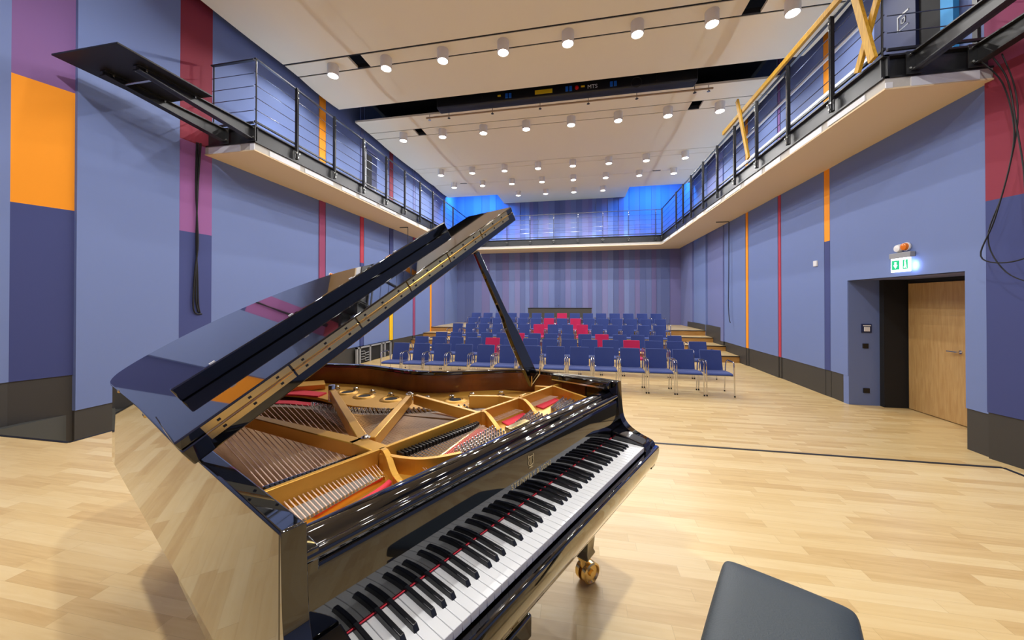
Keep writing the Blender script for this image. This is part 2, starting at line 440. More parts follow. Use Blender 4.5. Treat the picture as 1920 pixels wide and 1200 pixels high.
# ---- ceiling lamps
def make_lamp(loc, label, group, glow=GLOW):
    t = empty('ceiling_lamp', loc, label, 'lamp', group)
    MB().lathe((0, 0, 0), [(0.112, 0), (0.116, -0.01), (0.116, -0.235), (0.108, -0.24), (0.100, -0.235), (0.096, -0.19), (0.05, -0.185)], 24).build('lamp_housing', LAMPW, t, smooth=True)
    MB().lathe((0, 0, 0), [(0.092, -0.195), (0.092, -0.215), (0.06, -0.222)], 24).build('lamp_lens', glow, t, smooth=True)
    return t
ROWN = {6.75: 'nearest', 9.88: 'second', 12.87: 'third', 14.40: 'fourth', 15.95: 'rearmost'}
proto = make_lamp((0, 0, 0), 'x', 'x'); ptree = TREE(proto); first = True
ordn = ['leftmost', 'second from left', 'third from left', 'fourth from left', 'fourth from right', 'third from right', 'second from right', 'rightmost']
lamprows = [(0.6, (2, 5), 'stage'), (3.35, range(8), 'stage'), (6.75, range(8), 'nearest'), (9.88, range(8), 'second'),
            (12.87, range(8), 'third'), (14.34, range(8), 'fourth'), (15.95, range(2, 6), 'rearmost')]
for y, cols, nm in lamprows:
    for j, i in enumerate(cols):
        x = -5.27 + 1.27 * i
        o = proto if first else copy_thing(proto, ptree); first = False
        o.location = (x, y, CZ + 0.005)
        if nm == 'stage':
            o['label'] = 'white cylinder lamp above the stage, %s of the %s stage row' % (ordn[i], 'far front' if y < 1 else 'inner'); o['group'] = 'ceiling lamps over the stage'
        else:
            pos = ordn[i] if nm != 'rearmost' else ['leftmost', 'second from left', 'second from right', 'rightmost'][j]
            o['label'] = 'white cylinder ceiling lamp, %s in the %s row of lamps' % (pos, nm); o['group'] = 'ceiling lamps in the %s row' % nm
        pw = LAMP_W * {'stage': 5.0 if y < 1 else 0.25, 'nearest': 0.8}.get(nm, 0.8)
        light_spot('lamp_light', (x, y, CZ - 0.245), pw, 165, 0.25, 0.10 if nm == 'stage' else 0.04)

# ---- blue stage light in the open corners at the back, uplights along the galleries
for x0, x1 in ((-6.3, -4.0), (2.45, 4.6)):
    b = MB().box(x0, x1, 16.42, 16.48, 7.0, 7.06)
    o = b.build('led_strip', LEDB); tag(o, 'blue led strip hidden above the %s rear corner of the ceiling' % ('left' if x0 < -1 else 'right'), 'light', 'blue led strips')
    light_area('blue_wash', ((x0 + x1) / 2, 16.75, 6.95), 190, 2.0, 0.4, (math.radians(22), 0, 0), (0.05, 0.36, 1.0))

# ---- galleries
BX0, BX1, BYF, BYB = -5.43, 3.68, 5.02, 16.62
ZS, ZW, ZK = 3.96, 4.10, 4.39
def gallery_poly(inner_off=0.0, front=0.0):
    i = inner_off
    return [(XL - 0.02, BYF + front), (BX0 - i, BYF + front), (BX0 - i, BYB + i), (BX1 + i, BYB + i), (BX1 + i, BYF + front), (XR + 0.0, BYF + front), (XR + 0.0, YB), (XL - 0.02, YB)]
struct(MB().prism(gallery_poly(), ZS, ZS + 0.02).build('ceiling_gallery_soffit', SOFF))
struct(MB().prism(gallery_poly(0.01, 0.01), ZS + 0.02, ZW).build('trim_4', WHITEB))
struct(MB().prism(gallery_poly(0.06, 0.06), ZW, ZW + 0.2).build('floor_gallery', DARK))
def channel(mb, a, b, nrm, z0=ZW, z1=ZK):
    """C-section steel edge beam from a to b, opening to the room"""
    a = Vector((*a, 0)); b = Vector((*b, 0)); n = Vector((*nrm, 0))
    def P(o, z): return lambda p: (p + n * o + Vector((0, 0, z)))
    prof = [(0.02, z0), (0.02, z0 + 0.022), (-0.03, z0 + 0.03), (-0.03, z1 - 0.03), (0.02, z1 - 0.022), (0.02, z1), (-0.05, z1), (-0.05, z0)]
    v = [a + n * o + Vector((0, 0, z)) for o, z in prof] + [b + n * o + Vector((0, 0, z)) for o, z in prof]
    k = len(prof)
    mb.add(v, [tuple(range(k))[::-1], tuple(range(k, 2 * k))] + [(i, (i + 1) % k, (i + 1) % k + k, i + k) for i in range(k)])
gb = MB()
channel(gb, (BX0, BYF), (BX0, BYB), (1, 0)); channel(gb, (BX0, BYB), (BX1, BYB), (0, -1)); channel(gb, (BX1, BYB), (BX1, BYF), (-1, 0))
channel(gb, (XL, BYF + 0.02), (BX0, BYF + 0.02), (0, -1)); channel(gb, (BX1, BYF + 0.02), (XR, BYF + 0.02), (0, -1))
tag(gb.build('gallery_edge_beam', STEEL), 'black steel channel beam running round the edge of the gallery', 'beam')
struct(MB().prism(gallery_poly(0.06, 0.06), ZK - 0.05, ZK - 0.03).build('floor_gallery', BLACKM))
# patches of filler on the white gallery edge
pt = MB()
pt.box(3.95, 4.62, BYF - 0.004, BYF + 0.01, ZS + 0.015, ZS + 0.125); pt.box(3.69, 3.76, BYF - 0.004, BYF + 0.01, ZS + 0.015, ZS + 0.085)
pt.box(-6.38, -5.72, BYF - 0.004, BYF + 0.01, ZS + 0.01, ZS + 0.12); pt.box(-5.52, -5.435, BYF - 0.004, BYF + 0.01, ZS + 0.01, ZS + 0.12)
y = BYF + 0.3
while y < 16:
    L_ = random.uniform(0.5, 1.1)
    pt.box(BX0 - 0.01, BX0 + 0.004, y, y + L_, ZS + random.uniform(0.015, 0.05), ZS + 0.115); pt.box(BX1 - 0.004, BX1 + 0.01, y, y + L_, ZS + random.uniform(0.015, 0.05), ZS + 0.115)
    y += L_ + random.uniform(0.1, 0.5)
struct(pt.build('trim_5', TAPE))

# ---- railing panels: posts are parts, wires are parts
def railing(name, a, b, ts, nrm, label, skip_end=False):
    a = Vector(a); b = Vector(b); n = Vector((*nrm, 0)); d = (b - a); L_ = d.length; d.normalize()
    t = empty(name, (a.x, a.y, ZK), label, 'railing')
    o = Vector((a.x, a.y, ZK))
    R0 = a - o
    for s_ in ts:
        p = a + d * s_ - o
        if s_ < 0.06:
            MB().tube([p + n * 0.01 + Vector((0, 0, 0)), p + n * 0.01 + Vector((0, 0, 1.15))], 0.011, 8).build('post', STEEL, t)
            continue
        m = MB()
        for k in (-0.014, 0.014):
            q = p + d * k
            m.beam(q + n * 0.03 + Vector((0, 0, -0.24)), q + n * 0.03 + Vector((0, 0, 1.16)), 0.010 if abs(nrm[0]) else 0.055, 0.055 if abs(nrm[0]) else 0.010, up=(1, 0, 0) if True else None)
        m.beam(p + n * 0.035 - d * 0.06 + Vector((0, 0, -0.16)), p + n * 0.035 + d * 0.06 + Vector((0, 0, -0.16)), 0.012, 0.15)
        po = m.build('post', STEEL, t)
        bm_ = MB()
        for dx, dz in ((-0.035, -0.12), (0.035, -0.12), (0.0, -0.20), (0, 1.06), (0, 0.96)):
            bm_.lathe(p + n * 0.055 + d * dx + Vector((0, 0, dz)), [(0.013, 0), (0.013, 0.014)], 8, axis=n)
        bm_.build('bolt', BOLT, po)
    MB().beam(R0 + Vector((0, 0, 1.15)), R0 + d * L_ + Vector((0, 0, 1.15)), 0.045, 0.02).build('handrail', STEEL, t)
    MB().beam(R0 + Vector((0, 0, 0.07)), R0 + d * L_ + Vector((0, 0, 0.07)), 0.03, 0.03).build('bottom_rail', STEEL, t)
    for z in (0.28, 0.49, 0.70, 0.92):
        MB().tube([R0 + Vector((0, 0, z)), R0 + d * L_ + Vector((0, 0, z))], 0.006, 6).build('wire', CABLEM, t)
    return t
def Yat(px, x):     # distance down the hall of a picture column on the plane x
    a = (px - 960) / 654.36; c, s = math.cos(YAW), math.sin(YAW)
    rx, ry = a * c - s, a * s + c
    return ry * x / rx
lp = [Yat(p, BX0) - BYF for p in (553, 624, 679, 722, 757, 786, 810, 831, 848, 863)]
railing('gallery_railing', (BX0, BYF, ZK), (BX0, BYB - 0.12, ZK), [0.02] + lp[:9] + [BYB - BYF - 0.2], (1, 0), 'long black steel railing with wires along the left gallery')
rp = [Yat(p, BX1) - BYF for p in (1566, 1483, 1423, 1381, 1348, 1321, 1298, 1283, 1270)]
railing('gallery_railing', (BX1, BYF, ZK), (BX1, BYB - 0.12, ZK), [0.02] + [r for r in rp if r < BYB - BYF - 0.4] + [BYB - BYF - 0.2], (-1, 0), 'long black steel railing with wires along the right gallery')
bp = [0.9 + 1.13 * i for i in range(7)]
railing('gallery_railing', (BX0, BYB, ZK), (BX1, BYB, ZK), bp + [8.85], (0, -1), 'black steel railing with wires across the rear gallery')
railing('gallery_railing', (-6.36, BYF + 0.03, ZK), (BX0 - 0.05, BYF + 0.03, ZK), [0.03], (0, 1), 'short black end railing closing the left gallery beside the maroon strip')
railing('gallery_railing', (BX1 + 0.05, BYF + 0.03, ZK), (4.70, BYF + 0.03, ZK), [0.92], (0, 1), 'short black end railing closing the right gallery near the steel beams')

# ---- steel cantilever beams with the hinged board, left; two beams, right
def ibeam(x, y0, y1, z0, z1, wd=0.10):
    h0 = z1 - 0.07      # the web tapers towards the free end
    m = MB().prism([(y0, h0), (y1, z0), (y1, z1), (y0, z1)], x - 0.006, x + 0.006, fr=lambda a, b, c: (c, a, b))
    m.prism([(y0, h0), (y1, z0), (y1, z0 + 0.014), (y0, h0 + 0.014)], x - wd / 2, x + wd / 2, fr=lambda a, b, c: (c, a, b))
    m.box(x - wd / 2, x + wd / 2, y0, y1, z1 - 0.014, z1)
    return m
def cant(name, x, yn, yf, label, grp):
    t = empty(name, (x, yf, 4.14), label, 'beam', grp)
    m = ibeam(0, yn - yf, 0, 0, 0.22)
    m.build('flanged_beam', STEEL, t)
    MB().box(-0.09, 0.09, -0.014, 0.0, -0.03, 0.24).build('end_plate', STEEL, t)
    bl = MB()
    for sx in (-0.06, 0.06):
        for z in (0.03, 0.19): bl.lathe((sx, -0.014, z), [(0.014, 0), (0.014, -0.016)], 10, axis=(0, 1, 0))
    bl.build('bolt', BOLT, t)
    return t
cant('cantilever_beam', -6.02, 3.42, 5.0, 'black flanged steel beam under the hanging board, nearer the left wall', 'beams under the black board')
cant('cantilever_beam', -5.47, 3.42, 5.0, 'black flanged steel beam under the hanging board, farther from the left wall', 'beams under the black board')
cant('cantilever_beam', 3.97, 1.6, 5.0, 'black flanged steel beam at top right, farther from the right wall', 'beams at the right gallery end')
cant('cantilever_beam', 4.58, 1.6, 5.0, 'black flanged steel beam at top right, beside the right wall', 'beams at the right gallery end')
bd = MB().box(-6.28, -5.24, 3.10, 4.17, 4.362, 4.385).build('equipment_board', BLACKM, None, bev=0.004)
tag(bd, 'black rectangular board lying on two steel beams by the left wall', 'board')
o = MB().tube([(-6.03, 3.62, 4.29), (-5.46, 3.62, 4.29)], 0.014, 8).build('tie_rod', BOLT); tag(o, 'thin metal rod joining the two beams below the black board', 'rod')
cl = MB()
for x in (-6.02, -5.47):
    for yy in (3.50, 4.08): cl.beam((x + 0.035, yy, 4.31), (x + 0.035, yy, 4.361), 0.018, 0.03)
tag(cl.build('board_clamp', BOLT), 'small zinc clamps holding the black board to its beams', 'clamp')

# ---- niche and door in the right wall
struct(MB().box(4.784, 5.30, 7.314, 7.44, FL, 1.80).build('wall_right_niche', BLUE))
struct(MB().box(4.80, 6.0, 5.2, 7.44, 1.757, 1.86).build('ceiling_niche', BLUE2))
struct(MB().box(5.26, 5.66, 7.22, 7.36, FL, 1.757).build('trim_6', DARK))
struct(MB().box(5.62, 5.75, 5.2, 7.3, 1.69, 1.757).build('trim_6', DARK))
struct(MB().box(4.85, 5.75, 5.25, 5.37, FL, 1.757).build('wall_right_niche', BLUE))
struct(MB().box(5.72, 5.8, 5.2, 7.4, FL, 1.757).build('wall_right_niche', DARK))
dr = struct(MB().box(5.60, 5.66, 5.42, 7.20, FL + 0.012, 1.687).build('door_1', DOORW, None, bev=0.004), 'pale oak door in the niche of the right wall')
dh = MB(); dh.tube([(5.60, 6.36, 0.62), (5.545, 6.36, 0.62)], 0.010); dh.tube([(5.545, 6.36, 0.62), (5.545, 6.50, 0.62)], 0.010); dh.lathe((5.60, 6.36, 0.62), [(0.026, 0), (0.026, -0.008)], 14, axis=(1, 0, 0))
dh.build('door_handle', CHROME, dr, smooth=True)
def plate_(x, z, w_, h_, m, name, label, cat, inner=None):
    t = MB().box(x - w_ / 2, x + w_ / 2, 7.297, 7.32, z - h_ / 2, z + h_ / 2).build(name, m, None, bev=0.003)
    tag(t, label, cat)
    if inner:
        MB().box(x - w_ * .28, x + w_ * .28, 7.288, 7.298, z - h_ * .34, z + h_ * .16).build('dial', inner, t, bev=0.002)
        MB().box(x - w_ * .36, x + w_ * .36, 7.288, 7.298, z + h_ * .26, z + h_ * .36).build('top_strip', inner, t)
    return t
plate_(5.055, 0.90, 0.155, 0.155, NAVYP, 'wall_control', 'dark blue wall control with pale centre on the door niche side wall', 'control', PLASTW)
plate_(5.04, 0.585, 0.085, 0.085, BLACKM, 'wall_switch', 'black square switch below the wall control in the door niche', 'switch')
plate_(5.05, -0.21, 0.095, 0.085, BLACKM, 'wall_socket', 'black wall socket low in the door niche near the floor', 'socket')

# ---- exit sign and alarm lights
t = empty('exit_sign', (4.775, 6.20, 1.80), 'lit green and white emergency exit sign above the oak door', 'sign')
MB().box(-0.07, -0.005, -0.185, 0.165, 0.225, 0.305).build('sign_housing', GREY, t, bev=0.006)
sg = MB().box(-0.055, -0.03, -0.15, 0.15, 0.02, 0.225).build('sign_panel', SIGNW, t)
MB().box(-0.0565, -0.055, 0.005, 0.135, 0.055, 0.195).build('green_field', GREEN, t); MB().box(-0.0565, -0.055, -0.130, -0.050, 0.055, 0.195).build('green_field', GREEN, t)
# white arrow and running figure on the green fields
ar = MB()
fr = lambda a, b, c: (c, -a, b)
ar.prism([(-0.085, 0.17), (-0.055, 0.17), (-0.055, 0.125), (-0.038, 0.125), (-0.07, 0.075), (-0.102, 0.125), (-0.085, 0.125)], -0.0585, -0.0565, fr)
ar.prism([(0.078, 0.165), (0.096, 0.165), (0.104, 0.12), (0.112, 0.07), (0.100, 0.07), (0.092, 0.105), (0.078, 0.07), (0.067, 0.075), (0.082, 0.12)], -0.0585, -0.0565, fr)
ar.lathe((-0.0585, -0.090, 0.178), [(0.009, 0), (0.009, 0.002)], 12, axis=(1, 0, 0))
ar.build('pictogram', SIGNW, t)
l = light_area('sign_glow', (4.70, 6.20, 1.90), 1.6, 0.25, 0.15, (0, PI / 2, 0), (0.35, 0.5, 1.0))
l2 = light_area('sign_glow', (4.728, 6.05, 1.90), 1.2, 0.1, 0.1, (0, -PI / 2, 0), (0.35, 0.5, 1.0))
def alarm(x, y, z, sgn, label):
    t = empty('alarm_light', (x, y, z), label, 'alarm')
    MB().lathe((0, 0.055 * 1, 0), [(0.062, 0), (0.062, -sgn * -0.02), (0.05, sgn * 0.05), (0.02, sgn * 0.058)], 20, axis=(1, 0, 0)).build('white_dome', PLASTW, t, smooth=True)
    MB().lathe((0, -0.06, 0.012), [(0.062, 0), (0.062, sgn * 0.02)], 20, axis=(1, 0, 0)).build('dome_base', PLASTW, t, smooth=True)
    MB().lathe((0, -0.055, 0.012), [(0.055, sgn * 0.02), (0.05, sgn * 0.05), (0.02, sgn * 0.062)], 20, axis=(1, 0, 0)).build('orange_dome', ORGP, t, smooth=True)
alarm(4.77, 6.20, 2.175, -1, 'white and orange twin dome alarm above the exit sign')
alarm(-6.44, 8.22, 2.07, 1, 'white and orange twin dome alarm on the left wall beside the mauve strip')
o = MB().box(4.765, 4.80, 8.13, 8.24, 2.10, 2.215).build('wall_sensor', PLASTW, None, bev=0.006); tag(o, 'small white square sensor on the right wall', 'sensor')

# hooks below the galleries with hanging cords
def hook(x, y0, x1, zend, label):
    m = MB().tube([(x, y0 + 0.0, ZS - 0.02), (x1, y0 + 0.0, ZS - 0.02)], 0.012, 6)
    m.tube([(x1, y0, ZS - 0.02), (x1, y0, zend)], 0.008, 6)
    tag(m.build('hanging_cord', BLACKM), label, 'cord')
c_ = crom([(4.74, 12.25, ZS - 0.02), (4.73, 12.25, 2.4), (4.72, 12.26, 1.3), (4.72, 12.2, 0.85), (4.71, 12.1, 0.72)], 5)
m = MB().tube(c_, 0.012, 6); m.tube([(4.74, 12.25, ZS - 0.02), (4.36, 12.25, ZS - 0.02)], 0.012, 6)
tag(m.build('hanging_cord', BLACKM), 'thin black cord hanging down the right wall from the gallery', 'cord')
m = MB().tube([(-5.75, 11.1, ZS - 0.02), (-6.05, 11.1, ZS - 0.02)], 0.012, 6); m.tube([(-5.75, 11.1, ZS - 0.02), (-5.75, 11.1, 3.3)], 0.01, 6)
tag(m.build('hanging_cord', BLACKM), 'thin black cord hanging below the left gallery behind the piano lid', 'cord')
# cable bundles at the gallery ends
m = MB()
for k, dx in enumerate((0.0, 0.02, -0.018)):
    m.tube(crom([(-6.44 + dx, 4.90 + dx, 4.12), (-6.45 + dx, 4.88, 3.3), (-6.45 - dx, 4.89, 2.4), (-6.455, 4.88 + dx, 1.9), (-6.46, 4.88 + dx * 2, 1.45 - 0.1 * k), (-6.46, 4.92 + 0.03 * k, 1.2 - 0.02 * k)], 5), 0.012, 6)
tag(m.build('cable_bundle', RUBBER), 'black cables hanging down the mauve and navy strip of the left wall', 'cable')
m = MB()
m.tube(crom([(4.55, 4.92, 4.12), (4.62, 4.80, 3.8), (4.64, 4.72, 3.3), (4.63, 4.74, 2.9), (4.60, 4.86, 2.3), (4.58, 4.98, 1.9), (4.60, 4.75, 1.8), (4.62, 4.5, 1.9), (4.62, 4.42, 2.2)], 6), 0.007, 6)
m.tube(crom([(4.60, 4.86, 4.12), (4.63, 4.76, 3.8), (4.64, 4.70, 3.3), (4.64, 4.64, 2.8), (4.63, 4.60, 2.35), (4.63, 4.5, 2.2)], 6), 0.007, 6)
m.tube(crom([(4.62, 4.80, 4.12), (4.65, 4.72, 3.7), (4.65, 4.70, 3.25), (4.64, 4.82, 2.6), (4.62, 4.95, 2.1), (4.64, 4.8, 1.7), (4.66, 4.5, 1.55), (4.68, 4.2, 1.6)], 6), 0.006, 6)
tag(m.build('cable_bundle', RUBBER), 'tangled black cables hanging over the maroon strip at right', 'cable')

# ---- things at the right gallery: laths, battens, panel
def lath(a, b, w_, h_, label):
    o = MB().beam(a, b, w_, h_).build('timber_lath', LATH, None, bev=0.003); tag(o, label, 'lath', 'timber laths tied to the right railing')
    return o
lath((3.60, 9.62, 5.62), (3.60, 4.2, 5.62), 0.05, 0.09, 'long yellow timber lath lying along the right handrail')
lath((3.553, 8.72, 5.95), (3.553, 8.20, 4.42), 0.04, 0.09, 'short upright yellow lath crossing the far end of the long lath')
lath((3.56, 5.30, 5.40), (3.56, 5.02, 4.34), 0.04, 0.10, 'steep yellow lath near the right gallery corner, leaning away from the other')
lath((3.61, 4.83, 5.50), (3.61, 5.34, 4.38), 0.04, 0.08, 'yellow lath near the right gallery corner, crossing behind the steep one')
def batten(y0, z0, y1, z1, label):
    o = MB().beam((4.762, y0, z0), (4.762, y1, z1), 0.03, 0.055).build('white_batten', PLASTW, None, bev=0.004); tag(o, label, 'batten', 'white battens on the right gallery wall')
batten(11.9, 6.10, 6.62, 6.10, 'long white batten, upper one behind the right gallery railing')
batten(11.9, 5.43, 6.62, 5.43, 'long white batten, lower one behind the right gallery railing')
t = MB().box(4.66, 4.76, 5.85, 6.55, 4.42, 6.35).build('wall_panel', NAVYP, None, bev=0.004); tag(t, 'dark navy panel on the right gallery wall with a pale square outline', 'panel')
g_ = MB(); X_ = 4.655
for (a, b, c, d) in ((6.02, 6.20, 5.20, 5.225), (6.02, 6.20, 5.00, 5.015), (6.18, 6.20, 5.02, 5.2), (6.07, 6.14, 5.14, 5.155), (6.07, 6.14, 5.07, 5.085), (6.07, 6.085, 5.07, 5.155), (6.125, 6.14, 5.07, 5.155)):
    g_.box(X_ - 0.003, X_ + 0.006, a - 0.07, b - 0.07, c + 0.36, d + 0.36)
g_.build('square_mark', GREY, t)
struct(MB().box(4.70, 4.77, 5.56, 5.85, 4.42, 6.35).build('door_2', DARK), 'dark doorway at the right gallery end')
struct(MB().box(4.70, 4.765, 5.40, 5.56, 4.42, 6.9).build('trim_7', CYAN))  # blue light beyond the dark doorway, painted as a cyan strip
# left gallery door
d2 = struct(MB().box(-6.50, -6.41, 9.70, 10.28, 4.42, 6.08).build('door_3', NAVYP), 'dark blue gallery door beyond the left railing')
MB().box(-6.415, -6.402, 9.72, 9.98, 4.44, 5.95).build('door_opening', DARK, d2)
MB().box(-6.415, -6.395, 10.13, 10.20, 4.95, 5.05).build('door_lock', GREY, d2)
struct(MB().box(-6.46, -6.40, 9.63, 9.70, 4.42, 6.14).build('trim_8', GREY))
struct(MB().box(-6.46, -6.40, 9.63, 10.34, 6.08, 6.14).build('trim_8', BLUE2))
# uplights along the gallery floors
for side, x, sx in (('left', -6.30, -1), ('right', 4.60, 1)):
    for i in range(6):
        y = 6.3 + 1.9 * i
        o = MB().box(x - 0.04, x + 0.04, y - 0.12, y + 0.12, ZK, ZK + 0.06).build('gallery_uplight', BLACKM, None, bev=0.004)
        tag(o, 'small black uplight on the %s gallery floor, %s counted from the stage' % (side, ['first', 'second', 'third', 'fourth', 'fifth', 'last'][i]), 'light', 'uplights on the %s gallery floor' % side)
        MB().box(x - 0.03, x + 0.03, y - 0.10, y + 0.10, ZK + 0.06, ZK + 0.065).build('light_lens', LEDW, o)
        light_area('uplight', (x - sx * 0.02, y, ZK + 0.08), UP_W, 0.06, 0.25, (PI, sx * 0.35, 0), (0.62, 0.75, 1.0))

for i in range(5):
    x = -3.9 + 1.55 * i
    o = MB().box(x - 0.12, x + 0.12, 17.86, 17.94, ZK, ZK + 0.06).build('gallery_uplight', BLACKM, None, bev=0.004)
    tag(o, 'small black uplight on the rear gallery floor, %s along the striped wall' % ['leftmost', 'second from left', 'middle one', 'second from right', 'rightmost'][i], 'light', 'uplights on the rear gallery floor')
    MB().box(x - 0.10, x + 0.10, 17.87, 17.93, ZK + 0.06, ZK + 0.065).build('light_lens', LEDW, o)
    light_area('uplight', (x, 17.90, ZK + 0.08), UP_W * 0.3, 0.25, 0.06, (PI - 0.3, 0, 0), (0.5, 0.74, 1.0))

# ---- hoist beam in the dark ceiling slot
t = empty('ceiling_hoist', (-0.5, 8.75, 6.75), 'long black hoist beam with sockets and a pale pipe in the dark ceiling slot', 'hoist')
MB().box(-3.15, 3.2, -0.16, 0.14, -0.30, 0.12).build('hoist_box', BLACKM, t, bev=0.03)
MB().tube([(-3.55, 0.10, -0.385), (3.6, 0.10, -0.385)], 0.022, 8).build('pipe', PIPE, t, smooth=True)
for i, x in enumerate((-3.45, -2.9, -1.7, -0.45, 0.75, 1.9, 3.2, 3.5)):
    m = MB(); m.beam((x, 0.10, -0.30), (x, 0.10, -0.44), 0.012, 0.012); m.lathe((x, 0.10, -0.44), [(0.03, 0), (0.04, -0.012)], 10); m.build('pipe_hanger', BOLT if i in (0, 7) else BLACKM, t)
for x in (-1.3, 0.2, 1.25):
    m = MB()
    for k in (0, 0.09): m.box(x + k, x + k + 0.065, -0.185, -0.16, -0.24, -0.13)
    m.build('blue_socket', BLUEP, t)
MB().box(-0.55, -0.12, -0.168, -0.16, -0.23, -0.13).build('yellow_label', YELP, t)
MB().lathe((0.47, -0.16, -0.18), [(0.045, 0), (0.045, -0.03), (0.02, -0.035)], 14, axis=(0, 1, 0)).build('red_button', REDB, t)
MB().box(0.57, 0.66, -0.168, -0.16, -0.18, -0.14).build('yellow_label', YELP, t)
MB().box(-1.5, -1.42, -0.168, -0.16, -0.18, -0.14).build('yellow_label', YELP, t)
for x in (-1.9, 2.3):
    m = MB()
    for k in range(7): m.lathe((x + 0.02 * (k % 2), -0.16, 0.08 - k * 0.05), [(0.012, 0), (0.012, -0.02)], 8, axis=(0, 1, 0))
    m.build('chain', BOLT, t)
m = MB(); m.tube([(1.85 + 0.12 * math.cos(a), -0.19, -0.22 + 0.12 * math.sin(a)) for a in [i * PI / 8 for i in range(17)]], 0.012, 6); m.build('cable_loop', RUBBER, t)

def text_mesh(s, size, name, m, parent, mtx, depth=0.0008, space=1.0):
    cu = bpy.data.curves.new(name, 'FONT'); cu.body = s; cu.size = size; cu.extrude = depth; cu.align_x = 'CENTER'; cu.space_character = space
    to = bpy.data.objects.new('tmp', cu); COL.objects.link(to)
    dg = bpy.context.evaluated_depsgraph_get(); me = bpy.data.meshes.new_from_object(to.evaluated_get(dg))
    COL.objects.unlink(to); bpy.data.objects.remove(to)
    me.transform(mtx); me.name = name; me.materials.clear(); me.materials.append(m)
    o = bpy.data.objects.new(name, me); COL.objects.link(o)
    if parent: o.parent = parent
    return o
text_mesh('MTS', 0.13, 'lettering', PLASTW, t, Matrix.Translation((0.84, -0.166, -0.23)) @ Matrix.Rotation(PI / 2, 4, 'X'))

# ---- tiers with steps, both sides
tiers = [(11.72, -0.275), (12.83, -0.10), (13.86, 0.075), (14.66, 0.27)]
for i, (y0, zt) in enumerate(tiers):
    y1 = tiers[i + 1][0] if i < 3 else YB
    struct(MB().box(XL - 0.05, XR + 0.05, y0, y1, FL, zt - 0.02).build('floor_tier', STEPW))
    struct(MB().box(XL - 0.05, XR + 0.05, y0 - 0.012, y1, zt - 0.02, zt).build('floor_tier', FLOORM))
    struct(MB().box(XL - 0.05, XR + 0.05, y0 - 0.02, y0 + 0.012, zt - 0.024, zt + 0.002).build('trim_9', BLACKM))

# console box behind the seats
t = empty('control_desk', (-0.85, 16.4, 0.27), 'wide black control desk behind the last row of seats', 'desk')
MB().box(-1.48, 1.45, -0.05, 0.05, 0, 0.80).build('front_panel', BASE, t, bev=0.005)
MB().box(-1.48, -1.43, 0.05, 0.75, 0, 0.80).build('side_panel', BASE, t); MB().box(1.40, 1.45, 0.05, 0.75, 0, 0.80).build('side_panel', BASE, t)
MB().box(-1.5, 1.47, -0.06, 0.76, 0.80, 0.83).build('desk_top', BLACKM, t, bev=0.004)
m = MB().tube([(-0.05, 0, 0.83), (-0.05, 0, 0.93)], 0.008, 6); m.lathe((-0.05, 0, 0.93), [(0.02, 0), (0.02, 0.04)], 10); m.build('desk_lamp', CHROME, t)

# vents in the left skirting
t = empty('wall_grille', (-6.42, 9.95, FL), 'pale framed floor-level opening with pipes in the left wall behind the piano', 'grille')
MB().box(-0.02, 0.01, -0.72, 1.15, 0.02, 0.46).build('dark_recess', DARK, t)
m = MB()
for y in (-0.72, -0.58, -0.06, 0.58, 0.78, 1.15): m.box(0.0, 0.05, y - 0.03, y + 0.03, 0.0, 0.50)
m.box(0.0, 0.05, -0.75, 1.18, 0.46, 0.50); m.build('frame', GREY, t)
m = MB()
for k, z in enumerate((0.36, 0.28, 0.20, 0.12)): m.tube([(0.03, -0.5, z), (0.03, -0.35 + 0.05 * (k % 2), z), (0.03, -0.3, z - 0.06), (0.03, -0.12, z - 0.06)], 0.012, 6)
m.build('pipes', GREY, t)

